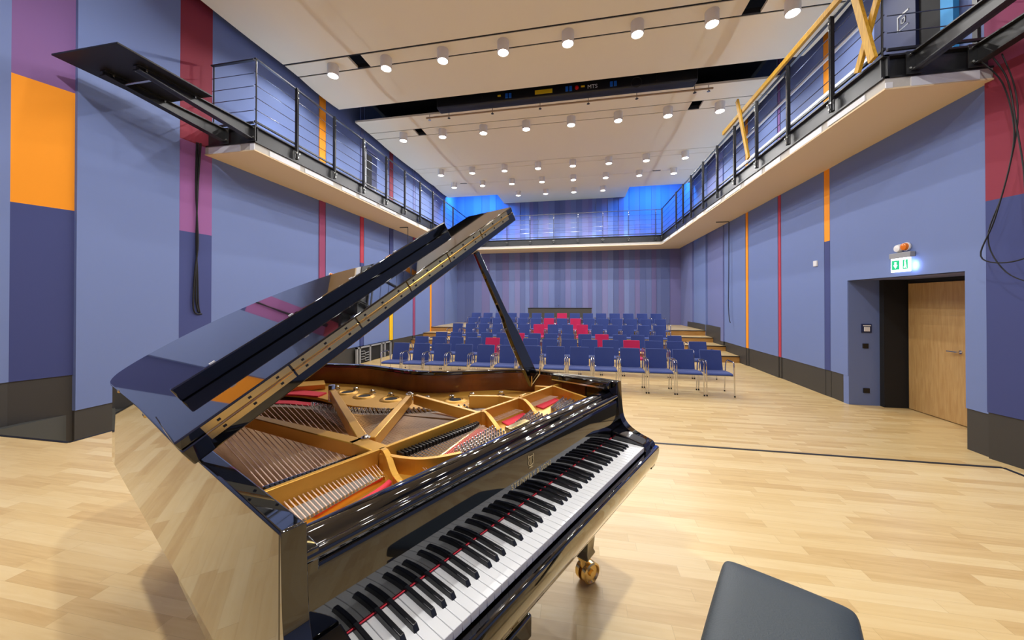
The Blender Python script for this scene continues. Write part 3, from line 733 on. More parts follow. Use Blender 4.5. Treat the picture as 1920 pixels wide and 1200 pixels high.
# ================================================================ CHAIRS
def make_chair(name, fab, kind):
    """faces -y, origin on the floor below the seat centre"""
    t = empty(name, (0, 0, 0), 'x', 'chair')
    # seat with waterfall front
    sp = crom([(-0.235, 0.415), (-0.228, 0.437), (-0.17, 0.452), (0.0, 0.452), (0.20, 0.440), (0.215, 0.42)], 3)
    poly = sp + [(0.215, 0.405), (-0.22, 0.405)]
    MB().prism(poly, -0.212, 0.212, fr=lambda a, b, c: (c, a, b)).build('seat', fab, t, bev=0.012)
    # backrest: thin padded panel leaning back
    def B(x, h, n): return (x, 0.205 + (h - 0.42) * 0.27 + n + 0.035 * (1 - (x / 0.23) ** 2), h)
    v = []; f = []; nx, nh = 6, 5
    for side in (0, 1):
        for j in range(nh + 1):
            for i in range(nx + 1):
                v.append(B(-0.198 + 0.396 * i / nx, 0.43 + 0.405 * j / nh, -0.012 if side == 0 else 0.018))
    W_ = nx + 1; Q = W_ * (nh + 1)
    for j in range(nh):
        for i in range(nx):
            a = j * W_ + i; f.append((a, a + 1, a + W_ + 1, a + W_)); f.append((Q + a + W_, Q + a + W_ + 1, Q + a + 1, Q + a))
    for i in range(nx):
        f.append((i, Q + i, Q + i + 1, i + 1)); a = nh * W_ + i; f.append((a + 1, Q + a + 1, Q + a, a))
    for j in range(nh):
        a = j * W_; f.append((a + W_, Q + a + W_, Q + a, a)); a += nx; f.append((a, Q + a, Q + a + W_, a + W_))
    MB().add(v, f).build('backrest', fab, t, bev=0.008)
    for sx in (-1, 1):
        x = 0.236 * sx
        m = MB().tube(crom([(x * 1.0, -0.235, 0.012), (x, -0.215, 0.40), (x, -0.205, 0.60), (x, -0.185, 0.655), (x, -0.13, 0.668)], 4), 0.0115, 8)
        m.build('leg', CHROME, t, smooth=True)
        m = MB().tube(crom([(x, 0.245, 0.012), (x, 0.205, 0.40), (x, 0.185, 0.56), (x, 0.14, 0.645), (x, 0.08, 0.668)], 4), 0.0115, 8)
        m.build('leg', CHROME, t, smooth=True)
        m = MB().tube([(x, -0.14, 0.668), (x, 0.10, 0.668)], 0.0125, 8)
        m.build('armrest', CHROME, t, smooth=True)
        MB().beam((x, -0.10, 0.680), (x, 0.09, 0.680), 0.022, 0.007).build('arm_pad', BLACKM, t, bev=0.005)
        for y in (-0.235, 0.245): MB().lathe((x, y, 0), [(0.014, 0), (0.014, 0.03)], 8).build('foot_cap', RUBBER, t)
    MB().tube([(-0.236, -0.17, 0.395), (0.236, -0.17, 0.395)], 0.010, 8).build('cross_tube', CHROME, t, smooth=True)
    m = MB().tube([(-0.236, 0.20, 0.40), (0.236, 0.20, 0.40)], 0.010, 8)
    for sx in (-1, 1): m.tube([(0.18 * sx, 0.20, 0.40), (0.18 * sx, 0.245, 0.50)], 0.009, 6)
    m.build('cross_tube', CHROME, t, smooth=True)
    return t
cb = make_chair('armchair', FABB, 'blue'); cr_ = make_chair('armchair', FABR, 'magenta')
tb, tr = TREE(cb), TREE(cr_)
used = {'b': False, 'r': False}
# row: x of first chair back, pitch, y of back, tier height, count, magenta indices
def rowfit(Y, x0r, b, n): return [(x0r + b * i) * Y for i in range(n)]
rowsC = [
 (7.98, -4.456 / 8.28, 0.56 / 8.28, FL, 14, [], 'front'),
 (9.60, -4.724 / 10.04, 0.56 / 10.04, FL, 15, [4, 11], 'second'),
 (11.20, -4.832 / 11.89, 0.56 / 11.89, FL, 15, [5, 10], 'third'),
 (12.70, -4.888 / 13.76, 0.56 / 13.76, -0.275, 15, [6, 9], 'fourth'),
 (13.75, -4.593 / 14.94, 0.56 / 14.94, -0.10, 15, [6, 8], 'fifth'),
 (14.60, -4.631 / 15.57, 0.56 / 15.57, 0.075, 15, [7], 'rearmost'),
]
num = ['', 'leftmost', 'second from the left', 'third from the left', 'fourth from the left', 'fifth from the left', 'sixth from the left', 'seventh from the left',
       'eighth from the left', 'seventh from the right', 'sixth from the right', 'fifth from the right', 'fourth from the right', 'third from the right', 'second from the right', 'rightmost']
for (Y, x0r, b_, z, n, mags, nm) in rowsC:
    X = rowfit(Y, x0r, b_, n)
    for i, x in enumerate(X):
        k = 'r' if i in mags else 'b'
        src, tree = (cr_, tr) if k == 'r' else (cb, tb)
        o = src if not used[k] else copy_thing(src, tree); used[k] = True
        o.location = (x, Y - 0.31, z); o.scale = ((b_ * Y - 0.008) / 0.507, 1, 1); o.rotation_euler = (0, 0, random.uniform(-0.012, 0.012))
        pos = num[i + 1] if n == 15 else (num[i + 1] if i < 7 else num[i + 2])
        colr = 'magenta' if k == 'r' else 'dark blue'
        if k == 'r' and len(mags) == 2: pos = 'left one of the two magenta' if i == mags[0] else 'right one of the two magenta'
        if k == 'r' and len(mags) == 1: pos = 'only magenta one'
        o['label'] = '%s fabric chrome-framed armchair, %s in the %s row' % (colr, pos, nm)
        o['group'] = 'armchairs in the %s row' % nm

# ================================================================ PIANO
PTH = 0.8893 + YAW
PO = (-0.3016, 0.512)
piano = empty('grand_piano', (PO[0], PO[1], 0), 'black glossy open grand piano with raised lid on the stage', 'piano', rz=PTH)
UL = -0.100
def spine(w_): return UL - 0.062 * (w_ - 0.15)
bent = [(1.345, 0.153), (1.345, 0.36), (1.335, 0.50), (1.322, 0.60), (1.290, 0.71), (1.20, 0.81), (1.09, 0.905), (0.975, 1.005), (0.905, 1.09), (0.865, 1.20),
        (0.845, 1.32), (0.822, 1.45), (0.775, 1.58), (0.70, 1.71), (0.60, 1.87), (0.48, 2.02), (0.34, 2.14), (0.20, 2.21), (0.05, 2.235), (-0.08, 2.21), (-0.165, 2.13), (spine(2.0), 2.0)]
rim = crom(bent, 5) + [(spine(w_), w_) for w_ in (1.9, 1.5, 1.0, 0.6, 0.153)]
ZR, ZBT = 0.985, 0.615
MB().ribbon(rim, 0.040, ZBT, ZR).build('rim', BLACKP, piano, bev=0.005, seg=3)
inr = offset(rim, 0.0405)
inr = [p for p in inr if p[1] > 0.30 or p[0] < 0.5]
ri = offset(rim, 0.0402)
MB().ribbon([p for p in ri if p[1] > 0.31], 0.010, 0.80, 0.968).build('inner_rim', MAHOG, piano)
# bottom of the case: keybed block and back beams
MB().prism([(UL + 0.004, 0.03), (1.34, 0.03), (1.335, 0.86), (UL - 0.03, 0.87)], 0.56, 0.62).build('keybed', BLACKP, piano, bev=0.006)
inp = offset(rim, 0.03)
MB().prism([p for p in inp], 0.80, 0.815).build('soundboard', SOUND, piano)
bb = MB()
bb.beam((0.05, 0.85, 0.66), (0.10, 2.0, 0.66), 0.09, 0.10); bb.beam((0.45, 0.85, 0.66), (0.30, 1.9, 0.66), 0.09, 0.10); bb.beam((1.0, 0.6, 0.66), (0.35, 1.8, 0.66), 0.09, 0.10)
bb.build('back_beams', BLACKM, piano)
# pin block shelf under the plate front
MB().box(-0.06, 1.30, 0.176, 0.44, 0.78, 0.873).build('pin_block', BRIDGE, piano)
# arms: profile (w, z), concave front
armp = crom([(0.151, ZR), (0.147, 0.92), (0.142, 0.86), (0.135, 0.82), (0.118, 0.79), (0.090, 0.768), (0.055, 0.752), (0.025, 0.742), (0.0, 0.733), (-0.010, 0.715), (-0.012, 0.69), (-0.010, 0.655)], 4)
def arm(u0, u1):
    poly = armp + [(-0.008, 0.62), (0.0, 0.615), (0.153, 0.615), (0.153, ZR)]
    return MB().prism(poly, u0, u1, fr=lambda a, b, c: (c, a, b))
arm(1.300, 1.3455).build('arm', BLACKP, piano, bev=0.004)
arm(UL, UL + 0.040).build('arm', BLACKP, piano, bev=0.004)
# key blocks beside the keyboard
kb = [(0.147, 0.775), (0.10, 0.768), (0.05, 0.757), (0.005, 0.748), (-0.005, 0.735), (-0.006, 0.69), (0.147, 0.69)]
MB().prism(kb, 1.228, 1.300, fr=lambda a, b, c: (c, a, b)).build('key_block', BLACKP, piano, bev=0.004)
MB().prism(kb, UL + 0.04, -0.003, fr=lambda a, b, c: (c, a, b)).build('key_block', BLACKP, piano, bev=0.004)
# key slip and keybed edge
ks = [(-0.004, 0.716), (-0.024, 0.716), (-0.028, 0.711), (-0.028, 0.690), (-0.020, 0.655), (-0.006, 0.622), (0.0, 0.615), (0.03, 0.615), (0.03, 0.68), (-0.004, 0.69)]
MB().prism(ks, UL + 0.002, 1.343, fr=lambda a, b, c: (c, a, b)).build('key_slip', BLACKP, piano, bev=0.003)
# fallboard
fb = [(0.149, 0.735), (0.1495, 0.890), (0.153, 0.902), (0.160, 0.905), (0.175, 0.905), (0.175, 0.735)]
MB().prism(fb, -0.066, 1.300, fr=lambda a, b, c: (c, a, b)).build('fallboard', BLACKP, piano, bev=0.0015)
fs = MB().tube([(0, 0.1475, 0.7445), (1.2265, 0.1475, 0.7435)], 0.0015, 6); fs.build('name_felt', FELTR, piano)
# front rail above the fallboard
fr_ = crom([(0.152, 0.908), (0.148, 0.916), (0.150, 0.925), (0.158, 0.929), (0.166, 0.926), (0.172, 0.921), (0.180, 0.922), (0.190, 0.932), (0.205, 0.938), (0.225, 0.938), (0.233, 0.932)], 3)
fr_ += [(0.235, 0.86), (0.17, 0.86), (0.17, 0.905)]
MB().prism(fr_, -0.060, 1.302, fr=lambda a, b, c: (c, a, b)).build('front_rail', BLACKP, piano, smooth=True, ang=50)
MB().prism([(UL + 0.036, 0.15), (-0.039, 0.15), (-0.039, 0.32), (UL + 0.03, 0.32)], 0.86, 0.934).build('rail_block', BLACKP, piano, bev=0.003)
# brass plaque on the rail
MB().box(0.60, 0.71, 0.232, 0.262, 0.925, 0.942).build('plaque', BRASS, piano, bev=0.004)
# lettering and lyre on the fallboard
tm = Matrix.Translation((0.607, 0.1485, 0.807)) @ Matrix.Rotation(PI / 2, 4, 'X')
text_mesh('STEINWAY & SONS', 0.021, 'lettering', LETTER, piano, tm, 0.0006, 1.25)
ly = MB()
F = lambda pts: [(0.597 + x, 0.1478, 0.846 + z) for x, z in pts]
ly.tube(F([(0, 0), (-0.010, 0.002), (-0.014, 0.010), (-0.011, 0.020), (-0.014, 0.030), (-0.011, 0.034)]), 0.0012, 5)
ly.tube(F([(0, 0), (0.010, 0.002), (0.014, 0.010), (0.011, 0.020), (0.014, 0.030), (0.011, 0.034)]), 0.0012, 5)
ly.tube(F([(-0.012, 0.029), (0.012, 0.029)]), 0.001, 5)
for k in (-0.004, 0, 0.004): ly.tube(F([(k, 0.004), (k, 0.029)]), 0.0006, 4)
ly.tube(F([(-0.010, -0.006), (0.010, -0.006)]), 0.0014, 5); ly.tube(F([(0, -0.006), (0, 0.001)]), 0.0014, 5)
ly.build('lyre_emblem', LETTER, piano)

# ---- keys
KP = 1.225 / 52; KT = 0.740
def wkey(i):
    u0, u1 = i * KP + 0.0005, (i + 1) * KP - 0.0005
    m = MB(); m.box(u0, u1, 0.0, 0.152, KT - 0.020, KT); return m
white = []
for i in range(52):
    white.append(wkey(i).build('white_key', IVORY, piano, bev=0.0012))
letters = 'ABCDEFG'
for i in range(51):
    L_ = letters[i % 7]
    if L_ in 'ACDFG':
        off = {'A': 0.0018, 'C': -0.0022, 'D': 0.0022, 'F': -0.0028, 'G': 0.0}[L_]
        uc = (i + 1) * KP + off
        a, b = 0.0062, 0.0048
        v = [(uc - a, 0.050, KT - 0.002), (uc + a, 0.050, KT - 0.002), (uc + a, 0.152, KT - 0.002), (uc - a, 0.152, KT - 0.002),
             (uc - b, 0.0585, KT + 0.0115), (uc + b, 0.0585, KT + 0.0115), (uc + b, 0.152, KT + 0.0115), (uc - b, 0.152, KT + 0.0115)]
        MB().add(v, [(0, 3, 2, 1), (4, 5, 6, 7), (0, 1, 5, 4), (1, 2, 6, 5), (2, 3, 7, 6), (3, 0, 4, 7)]).build('black_key', EBONY, piano, bev=0.0015)

# ---- cast iron plate
ZP, ZST = 0.884, 0.940
def strut(pts, z0, z1, wd=0.022):
    return MB().ribbon(offset(pts, -wd / 2), wd, z0, z1)
pl = MB()
# front field with pins (bass part lies lower so the strings show)
pl.box(-0.058, 1.295, 0.236, 0.448, ZP - 0.01, ZP)
# far field between bridge and rim
far = [(1.25, 0.60), (1.18, 0.765), (1.05, 0.88), (0.935, 0.975), (0.865, 1.06), (0.815, 1.19), (0.795, 1.32), (0.77, 1.44), (0.72, 1.56), (0.645, 1.68), (0.55, 1.83), (0.44, 1.965), (0.31, 2.08), (0.18, 2.15), (0.04, 2.17), (-0.06, 2.14), (-0.13, 2.05)]
near = [(-0.10, 1.90), (0.05, 1.93), (0.20, 1.84), (0.33, 1.70), (0.42, 1.52), (0.465, 1.36), (0.475, 1.25), (0.50, 1.12), (0.56, 0.98), (0.64, 0.87), (0.74, 0.77), (0.88, 0.66), (1.02, 0.56), (1.18, 0.50), (1.26, 0.50)]
poly = far + near
pl.prism(poly, 0.862, 0.876)
plate = pl.build('iron_plate', GOLD, piano, bev=0.003)
# raised rings round the holes
for (u, v_) in ((0.602, 1.379), (0.621, 1.234), (0.677, 1.075), (0.871, 0.813), (0.44, 1.72), (0.30, 1.92)):
    MB().lathe((u, v_, 0.874), [(0.060, 0), (0.052, 0.007), (0.040, 0.009), (0.034, 0.004)], 28).build('hole_ring', GOLD, piano, smooth=True)
    MB().lathe((u, v_, 0.8785), [(0.030, 0), (0.030, 0.0008)], 28).build('sound_hole', DARK, piano)
main = crom([(-0.050, 0.424), (0.10, 0.430), (0.247, 0.434), (0.41, 0.440), (0.678, 0.450), (0.92, 0.451), (1.205, 0.455), (1.29, 0.455)], 4)
strut(main, ZP - 0.02, ZST, 0.014).build('plate_bar', GOLD, piano, bev=0.002)
for u, cp in ((0.247, [(0.247, 0.434), (0.243, 0.39), (0.222, 0.32), (0.232, 0.27), (0.262, 0.235)]),
              (0.678, [(0.678, 0.45), (0.690, 0.42), (0.650, 0.33), (0.630, 0.29), (0.625, 0.24)]),
              (0.92, [(0.92, 0.451), (0.913, 0.39), (0.875, 0.32), (0.852, 0.28), (0.857, 0.235)]),
              (1.205, [(1.205, 0.455), (1.200, 0.36), (1.192, 0.235)])):
    c = crom(cp, 5); m = MB(); n = len(c)
    # web drops in height towards the keyboard in an S curve
    for i in range(n - 1):
        t0, t1 = i / (n - 1), (i + 1) / (n - 1)
        h = lambda t: ZST - (0.0 if t < 0.15 else (0.050 * min(1, (t - 0.15) / 0.5) if u < 1.1 else 0.03 * (t - 0.15)))
        a, b = c[i], c[i + 1]; nx, ny = -(b[1] - a[1]), (b[0] - a[0]); l_ = math.hypot(nx, ny) or 1; nx, ny = nx / l_ * 0.008, ny / l_ * 0.008
        v = [(a[0] - nx, a[1] - ny, ZP), (a[0] + nx, a[1] + ny, ZP), (b[0] + nx, b[1] + ny, ZP), (b[0] - nx, b[1] - ny, ZP),
             (a[0] - nx, a[1] - ny, h(t0)), (a[0] + nx, a[1] + ny, h(t0)), (b[0] + nx, b[1] + ny, h(t1)), (b[0] - nx, b[1] - ny, h(t1))]
        m.add(v, [(0, 3, 2, 1), (4, 5, 6, 7), (0, 1, 5, 4), (1, 2, 6, 5), (2, 3, 7, 6), (3, 0, 4, 7)])
    m.build('plate_web', GOLD, piano)
# second flange of the first web, sweeping right
c = crom([(0.240, 0.425), (0.262, 0.36), (0.290, 0.31), (0.335, 0.275), (0.39, 0.25)], 5)
strut(c, ZP, ZP + 0.045, 0.014).build('plate_web', GOLD, piano)
# long struts over the strings
def bigstrut(a, b, wa=0.030, wb=0.030, z0=0.895, z1=0.938, name='plate_strut'):
    a = Vector((*a, 0)); b = Vector((*b, 0)); d = (b - a).normalized(); n = Vector((-d.y, d.x, 0)); v = []
    for z in (z0, z1):
        for p, w_ in ((a, wa), (b, wb)):
            v += [p + n * w_ / 2 + Vector((0, 0, z)), p - n * w_ / 2 + Vector((0, 0, z))]
    return MB().add(v, [(0, 1, 3, 2), (4, 6, 7, 5), (0, 4, 5, 1), (2, 3, 7, 6), (0, 2, 6, 4), (1, 5, 7, 3)]).build(name, GOLD, piano, bev=0.003)
bigstrut((-0.050, 0.40), (-0.105, 1.20), 0.022, 0.022, 0.875, 0.915); bigstrut((-0.105, 1.20), (-0.140, 1.95), 0.022, 0.022, 0.875, 0.915)
bigstrut((0.247, 0.44), (0.232, 0.56), 0.05, 0.05)
bigstrut((0.232, 0.54), (0.105, 1.06), 0.045, 0.030); bigstrut((0.105, 1.06), (0.0, 1.62), 0.030, 0.030)
bigstrut((0.252, 0.545), (0.470, 1.26), 0.034, 0.028)
bigstrut((0.272, 0.540), (0.655, 0.885), 0.030, 0.024)
bigstrut((0.667, 0.445), (0.667, 0.86), 0.020, 0.022)
bigstrut((0.92, 0.452), (0.905, 0.56), 0.018, 0.020, 0.88, 0.936); bigstrut((0.905, 0.55), (0.82, 0.66), 0.020, 0.022, 0.88, 0.936)
bigstrut((1.00, 0.456), (0.99, 0.50), 0.016, 0.018, 0.88, 0.93); bigstrut((1.205, 0.455), (1.165, 0.535), 0.018, 0.020, 0.88, 0.936)
strut(crom([(1.165, 0.535), (1.10, 0.55), (1.02, 0.53), (0.98, 0.50)], 4), 0.876, 0.905, 0.012).build('plate_strut', GOLD, piano)
def bolt(u, v_, z, r=0.013, h=0.016):
    MB().lathe((u, v_, z), [(r * 1.5, 0), (r * 1.5, 0.003), (r, 0.004), (r, h), (r * 0.6, h + 0.004)], 14).build('plate_bolt', PIN, piano, smooth=True)
for u, v_ in ((0.600, 1.50), (0.650, 1.383), (0.680, 1.26), (0.708, 1.13), (0.742, 1.0), (0.790, 0.93), (0.88, 0.85), (0.975, 0.80), (1.09, 0.70)): bolt(u, v_, 0.876)
bolt(0.655, 0.885, 0.938, 0.012, 0.006); bolt(0.258, 0.545, 0.938, 0.010, 0.005)
MB().lathe((0.475, 1.275, 0.876), [(0.017, 0), (0.017, 0.075), (0.014, 0.080)], 16).build('plate_bolt', PIN, piano, smooth=True)
# gold box and red felt at the far bass hitch end
bx = MB().prism([(0.40, 1.62), (0.56, 1.55), (0.60, 1.66), (0.42, 1.76)], 0.876, 0.905).build('hitch_block', GOLD, piano, bev=0.003)
MB().prism([(0.15, 1.83), (0.28, 1.70), (0.40, 1.52), (0.46, 1.40), (0.52, 1.44), (0.46, 1.58), (0.33, 1.76), (0.19, 1.89)], 0.876, 0.884).build('red_felt', FELTR, piano)
MB().prism([(0.0, 1.70), (0.16, 1.55), (0.30, 1.36), (0.36, 1.22), (0.42, 1.24), (0.36, 1.40), (0.22, 1.60), (0.04, 1.76)], 0.818, 0.872).build('bass_bridge', BRIDGE, piano)
MB().prism([(0.02, 1.75), (0.18, 1.59), (0.32, 1.40), (0.385, 1.26), (0.42, 1.27), (0.36, 1.43), (0.22, 1.63), (0.05, 1.80)], 0.8725, 0.8765).build('red_felt', FELTR, piano)
# long bridge
brc = [(0.36, 1.22), (0.40, 1.08), (0.46, 0.955), (0.55, 0.84), (0.66, 0.74), (0.80, 0.63), (0.95, 0.54), (1.12, 0.48)]
MB().ribbon(crom(brc, 4), 0.032, 0.816, 0.874).build('long_bridge', BRIDGE, piano)

# ---- strings
bass_front = lambda t: (-0.022 + 0.227 * t, 0.302 + 0.052 * t)
strs = MB()
for k in range(25):                      # overstrung copper bass strings
    t = k / 24
    a = bass_front(t); e = (0.02 + 0.0 + 0.40 * t, 1.735 - 0.50 * t - 0.0 * t)
    m = MB().tube([(a[0], a[1], 0.904), (a[0] + (e[0] - a[0]) * 0.1, 0.432, 0.900), (e[0], e[1], 0.880)], 0.0016 - 0.0005 * t, 6)
    m.build('bass_string', COPPER, piano, smooth=True)
for k in range(58):                      # plain steel strings
    t = k / 57
    u = 0.285 + 0.90 * t
    # far end on the long bridge
    s_ = t * (len(brc) - 1.001); i = int(s_); f_ = s_ - i
    e = (brc[i][0] + (brc[i + 1][0] - brc[i][0]) * f_, brc[i][1] + (brc[i + 1][1] - brc[i][1]) * f_)
    e2 = (e[0] + 0.04, e[1] + 0.10)
    if t > 0.75: e2 = (e[0] + 0.01, e[1] + 0.045)
    ok = all(abs(u - q) > 0.016 for q in (0.667, 0.913, 1.20))
    if not ok: continue
    for q in (-0.003, 0.003):
        strs.tube([(u + q, 0.40, 0.900), (u + q, 0.45, 0.898), (e[0] + q, e[1], 0.8775), (e2[0] + q, e2[1], 0.880)], 0.0011, 4)
so = strs.build('steel_strings', WIRE, piano); so['kind'] = 'stuff'
hp = MB()
for k in range(46):
    t = k / 45; s_ = t * (len(brc) - 1.2); i = int(s_); f_ = s_ - i
    e = (brc[i][0] + (brc[i + 1][0] - brc[i][0]) * f_ + 0.035, brc[i][1] + (brc[i + 1][1] - brc[i][1]) * f_ + 0.075)
    hp.lathe((e[0], e[1], 0.872), [(0.006, 0), (0.006, 0.008), (0.003, 0.012)], 6)
    hp.lathe((e[0] - 0.012, e[1] - 0.03, 0.872), [(0.004, 0), (0.004, 0.012)], 6)
h_ = hp.build('hitch_pins', PIN, piano); h_['kind'] = 'stuff'
# damper row just behind the long bar
for k in range(24):
    u = -0.02 + 0.0105 * k
    MB().box(u, u + 0.0085, 0.458, 0.520 - 0.0 * k, 0.900, 0.908).build('damper', BLACKM, piano, bev=0.001)
m = MB().box(-0.022, 0.235, 0.520, 0.526, 0.896, 0.906); m.build('damper_rail', CHROME, piano)
# front part: bass strings' gold agraffe line and felt
MB().prism([(-0.04, 0.292), (0.205, 0.345), (0.205, 0.357), (-0.04, 0.304)], ZP, ZP + 0.018).build('agraffe_line', BRASS, piano)
MB().prism(crom([(0.03, 0.290), (0.10, 0.300), (0.17, 0.317), (0.21, 0.336)], 4) + [(0.210, 0.318), (0.165, 0.298), (0.10, 0.279), (0.03, 0.270)], ZP, ZP + 0.012).build('red_felt', FELTR, piano, bev=0.004)
MB().prism([(-0.045, 0.31), (0.20, 0.355), (0.20, 0.415), (-0.045, 0.40)], ZP, ZP + 0.003).build('string_rest', FELTG, piano)
# middle section
MB().prism([(0.345, 0.272), (0.47, 0.300), (0.645, 0.385), (0.640, 0.405), (0.46, 0.345), (0.35, 0.306)], ZP, ZP + 0.006).build('red_felt', FELTR, piano, bev=0.003)
MB().prism([(0.345, 0.306), (0.46, 0.345), (0.640, 0.405), (0.640, 0.411), (0.46, 0.352), (0.345, 0.314)], ZP, ZP + 0.022).build('agraffe_line', BRASS, piano)
MB().prism([(0.735, 0.352), (0.885, 0.372), (0.900, 0.408), (0.750, 0.404)], ZP, ZP + 0.006).build('red_felt', FELTR, piano, bev=0.003)
MB().prism([(1.00, 0.372), (1.165, 0.388), (1.180, 0.422), (1.01, 0.422)], ZP, ZP + 0.006).build('red_felt', FELTR, piano, bev=0.003)
fs_ = MB()
for k in range(27):
    u = 0.295 + 0.0128 * k; a = 0.30 + 0.11 * min(1, k / 26)
    fs_.tube([(u, a, ZP + 0.02), (u, 0.43, ZP + 0.024)], 0.0016, 4)
    if k % 1 == 0: fs_.box(u - 0.0035, u + 0.0035, max(a, 0.395), 0.425, ZP + 0.018, ZP + 0.034)
q = fs_.build('front_string_lengths', EBONY, piano); q['kind'] = 'stuff'
fs_ = MB()
for k in range(27):
    u = 0.295 + 0.0128 * k; a = 0.30 + 0.11 * min(1, k / 26)
    for d_ in (-0.003, 0.003): fs_.tube([(u + d_, 0.262, ZP + 0.012), (u + d_, a, ZP + 0.023), (u + d_, 0.392, ZP + 0.022)], 0.0007, 4)
q = fs_.build('front_string_lengths', WIRE, piano); q['kind'] = 'stuff'
# tuning pins
pins = []
for (ua, ub, rows_, base, sl) in ((0.42, 0.655, 7, 0.256, 0.040), (0.725, 0.90, 8, 0.258, 0.030), (0.975, 1.175, 8, 0.258, 0.030)):
    nn = int((ub - ua) / 0.0155)
    for i in range(nn):
        top = base + 0.060 + 0.045 * i / nn
        for j in range(6):
            pins.append((ua + 0.0155 * i + (0.008 if j % 2 else 0), base + (top - base) * j / 5))
for i in range(13):
    pins.append((0.06 + 0.012 * i, 0.247 + 0.002 * i)); 
pins.sort(key=lambda p: (p[0] - (-0.308)) ** 2 + (p[1] + 0.508) ** 2)
pm = None
for p in pins[:100]:
    if pm is None:
        po = MB().lathe((0, 0, 0), [(0.0036, 0), (0.0036, 0.026), (0.0025, 0.028)], 7).build('tuning_pin', PIN, piano, smooth=True); pm = po; po.location = (p[0], p[1], ZP)
    else:
        po = pm.copy(); COL.objects.link(po); po.parent = piano; po.location = (p[0], p[1], ZP)
rest = MB()
for p in pins[100:]: rest.lathe((p[0], p[1], ZP), [(0.0036, 0), (0.0036, 0.026), (0.0025, 0.028)], 7)
r_ = rest.build('tuning_pins', PIN, piano, smooth=True); r_['kind'] = 'stuff'
# music shelf slide on the treble rim
MB().box(1.262, 1.300, 0.18, 0.50, 0.948, 0.986).build('desk_slide', BLACKP, piano, bev=0.008)
MB().box(1.256, 1.262, 0.20, 0.49, 0.955, 0.962).build('slide_strip', CHROME, piano)

# ---- lid
PHI = math.radians(33.3); UH, ZH = -0.120, 0.990
cph, sph = math.cos(PHI), math.sin(PHI)
def LF(a, b, n): return (UH + a * cph - n * sph, b, ZH + a * sph + n * cph)
WL = 0.60
lidp = crom([(1.45, WL), (1.46, 0.70), (1.45, 0.80), (1.39, 0.90), (1.26, 0.98), (1.13, 1.07), (1.045, 1.16), (0.995, 1.28), (0.965, 1.45), (0.915, 1.62), (0.835, 1.78),
              (0.735, 1.93), (0.60, 2.08), (0.44, 2.20), (0.25, 2.28), (0.07, 2.285), (-0.04, 2.23), (-0.085, 2.13), (-0.092, 2.0)], 5) + [(-0.05, 1.3), (-0.02, WL)]
lidp = [(WL if False else a, b) for a, b in lidp]
TM, TF = 0.046, 0.026
lid = MB().prism(lidp, 0.0, TM, fr=LF).build('lid', BLACKP, piano, bev=0.004)
flap = MB().prism([(-0.018, WL + 0.002), (1.452, WL + 0.002), (1.452, WL + 0.310), (-0.02, WL + 0.310)], TM + 0.001, TM + TF, fr=LF).build('lid_flap', BLACKP, lid, bev=0.004)
# front lip standing up on the folded flap
MB().prism([(0.045, WL + 0.288), (1.255, WL + 0.288), (1.255, WL + 0.310), (0.045, WL + 0.310)], TM + TF, TM + TF + 0.046, fr=LF).build('flap_lip', BLACKP, lid, bev=0.004)
bu = MB()
for a in (0.16, 0.42, 0.68, 0.92): bu.prism([(a - 0.008, WL + 0.294), (a + 0.008, WL + 0.294), (a + 0.008, WL + 0.303), (a - 0.008, WL + 0.303)], TM + TF + 0.046, TM + TF + 0.050, fr=LF)
bu.build('bumper', PLASTW, lid)
# continuous brass hinge: two leaves and a knuckle, cut in lengths
hg = MB()
for k in range(6):
    a0 = 0.035 + 0.228 * k; a1 = a0 + 0.222
    hg.prism([(a0, WL), (a1, WL), (a1, WL - 0.003), (a0, WL - 0.003)], TM - 0.019, TM - 0.001, fr=LF)
    hg.prism([(a0, WL + 0.002), (a1, WL + 0.002), (a1, WL - 0.003), (a0, WL - 0.003)], TM + 0.002, TM + TF - 0.004, fr=LF)
    hg.tube([LF(a0, WL - 0.004, TM + 0.0005), LF(a1, WL - 0.004, TM + 0.0005)], 0.0035, 8)
hg.build('long_hinge', BRASS, lid)
sc_ = MB()
for k in range(18):
    a = 0.07 + 0.075 * k
    for n_ in (TM - 0.010, TM + 0.012):
        sc_.prism([(a - 0.004, WL - 0.003), (a + 0.004, WL - 0.003), (a + 0.004, WL - 0.0038), (a - 0.004, WL - 0.0038)], n_ - 0.003, n_ + 0.003, fr=LF)
sc_.build('hinge_screws', EBONY, lid)
# case hinges at the spine
hh = MB(); 
for w_ in (0.66, 1.2, 1.75):
    hh.tube([(spine(w_) - 0.006, w_ - 0.018, 0.984), (spine(w_) - 0.006, w_ + 0.018, 0.984)], 0.006, 10)
hh.build('lid_hinge', BRASS, piano)
# prop stick: from the treble rim up to the lid underside
pa = Vector((1.235, 0.59, 0.935)); pb = Vector(LF(1.10, 0.60, -0.004))
d = (pb - pa); L_ = d.length; d.normalize(); m = MB()
pts = [(0, 0.044), (0.36, 0.040), (0.50, 0.030), (0.56, 0.021), (1.0, 0.015)]
xv = Vector((d.z, 0, -d.x)).normalized(); yv = Vector((0, 1, 0)); v = []
for t_, w_ in pts:
    p = pa + d * L_ * t_
    for i, j in ((-1, -1), (1, -1), (1, 1), (-1, 1)): v.append(p + xv * w_ * i * 0.9 + yv * 0.012 * j * (1 if w_ > 0.02 else 0.8))
f = [(3, 2, 1, 0), tuple(range(4 * (len(pts) - 1), 4 * len(pts)))]
for k in range(len(pts) - 1):
    for q in range(4): f.append((k * 4 + q, k * 4 + (q + 1) % 4, k * 4 + 4 + (q + 1) % 4, k * 4 + 4 + q))
ps = m.add(v, f).build('lid_prop', BLACKP, piano, bev=0.004)
m = MB(); p = pa + d * 0.02
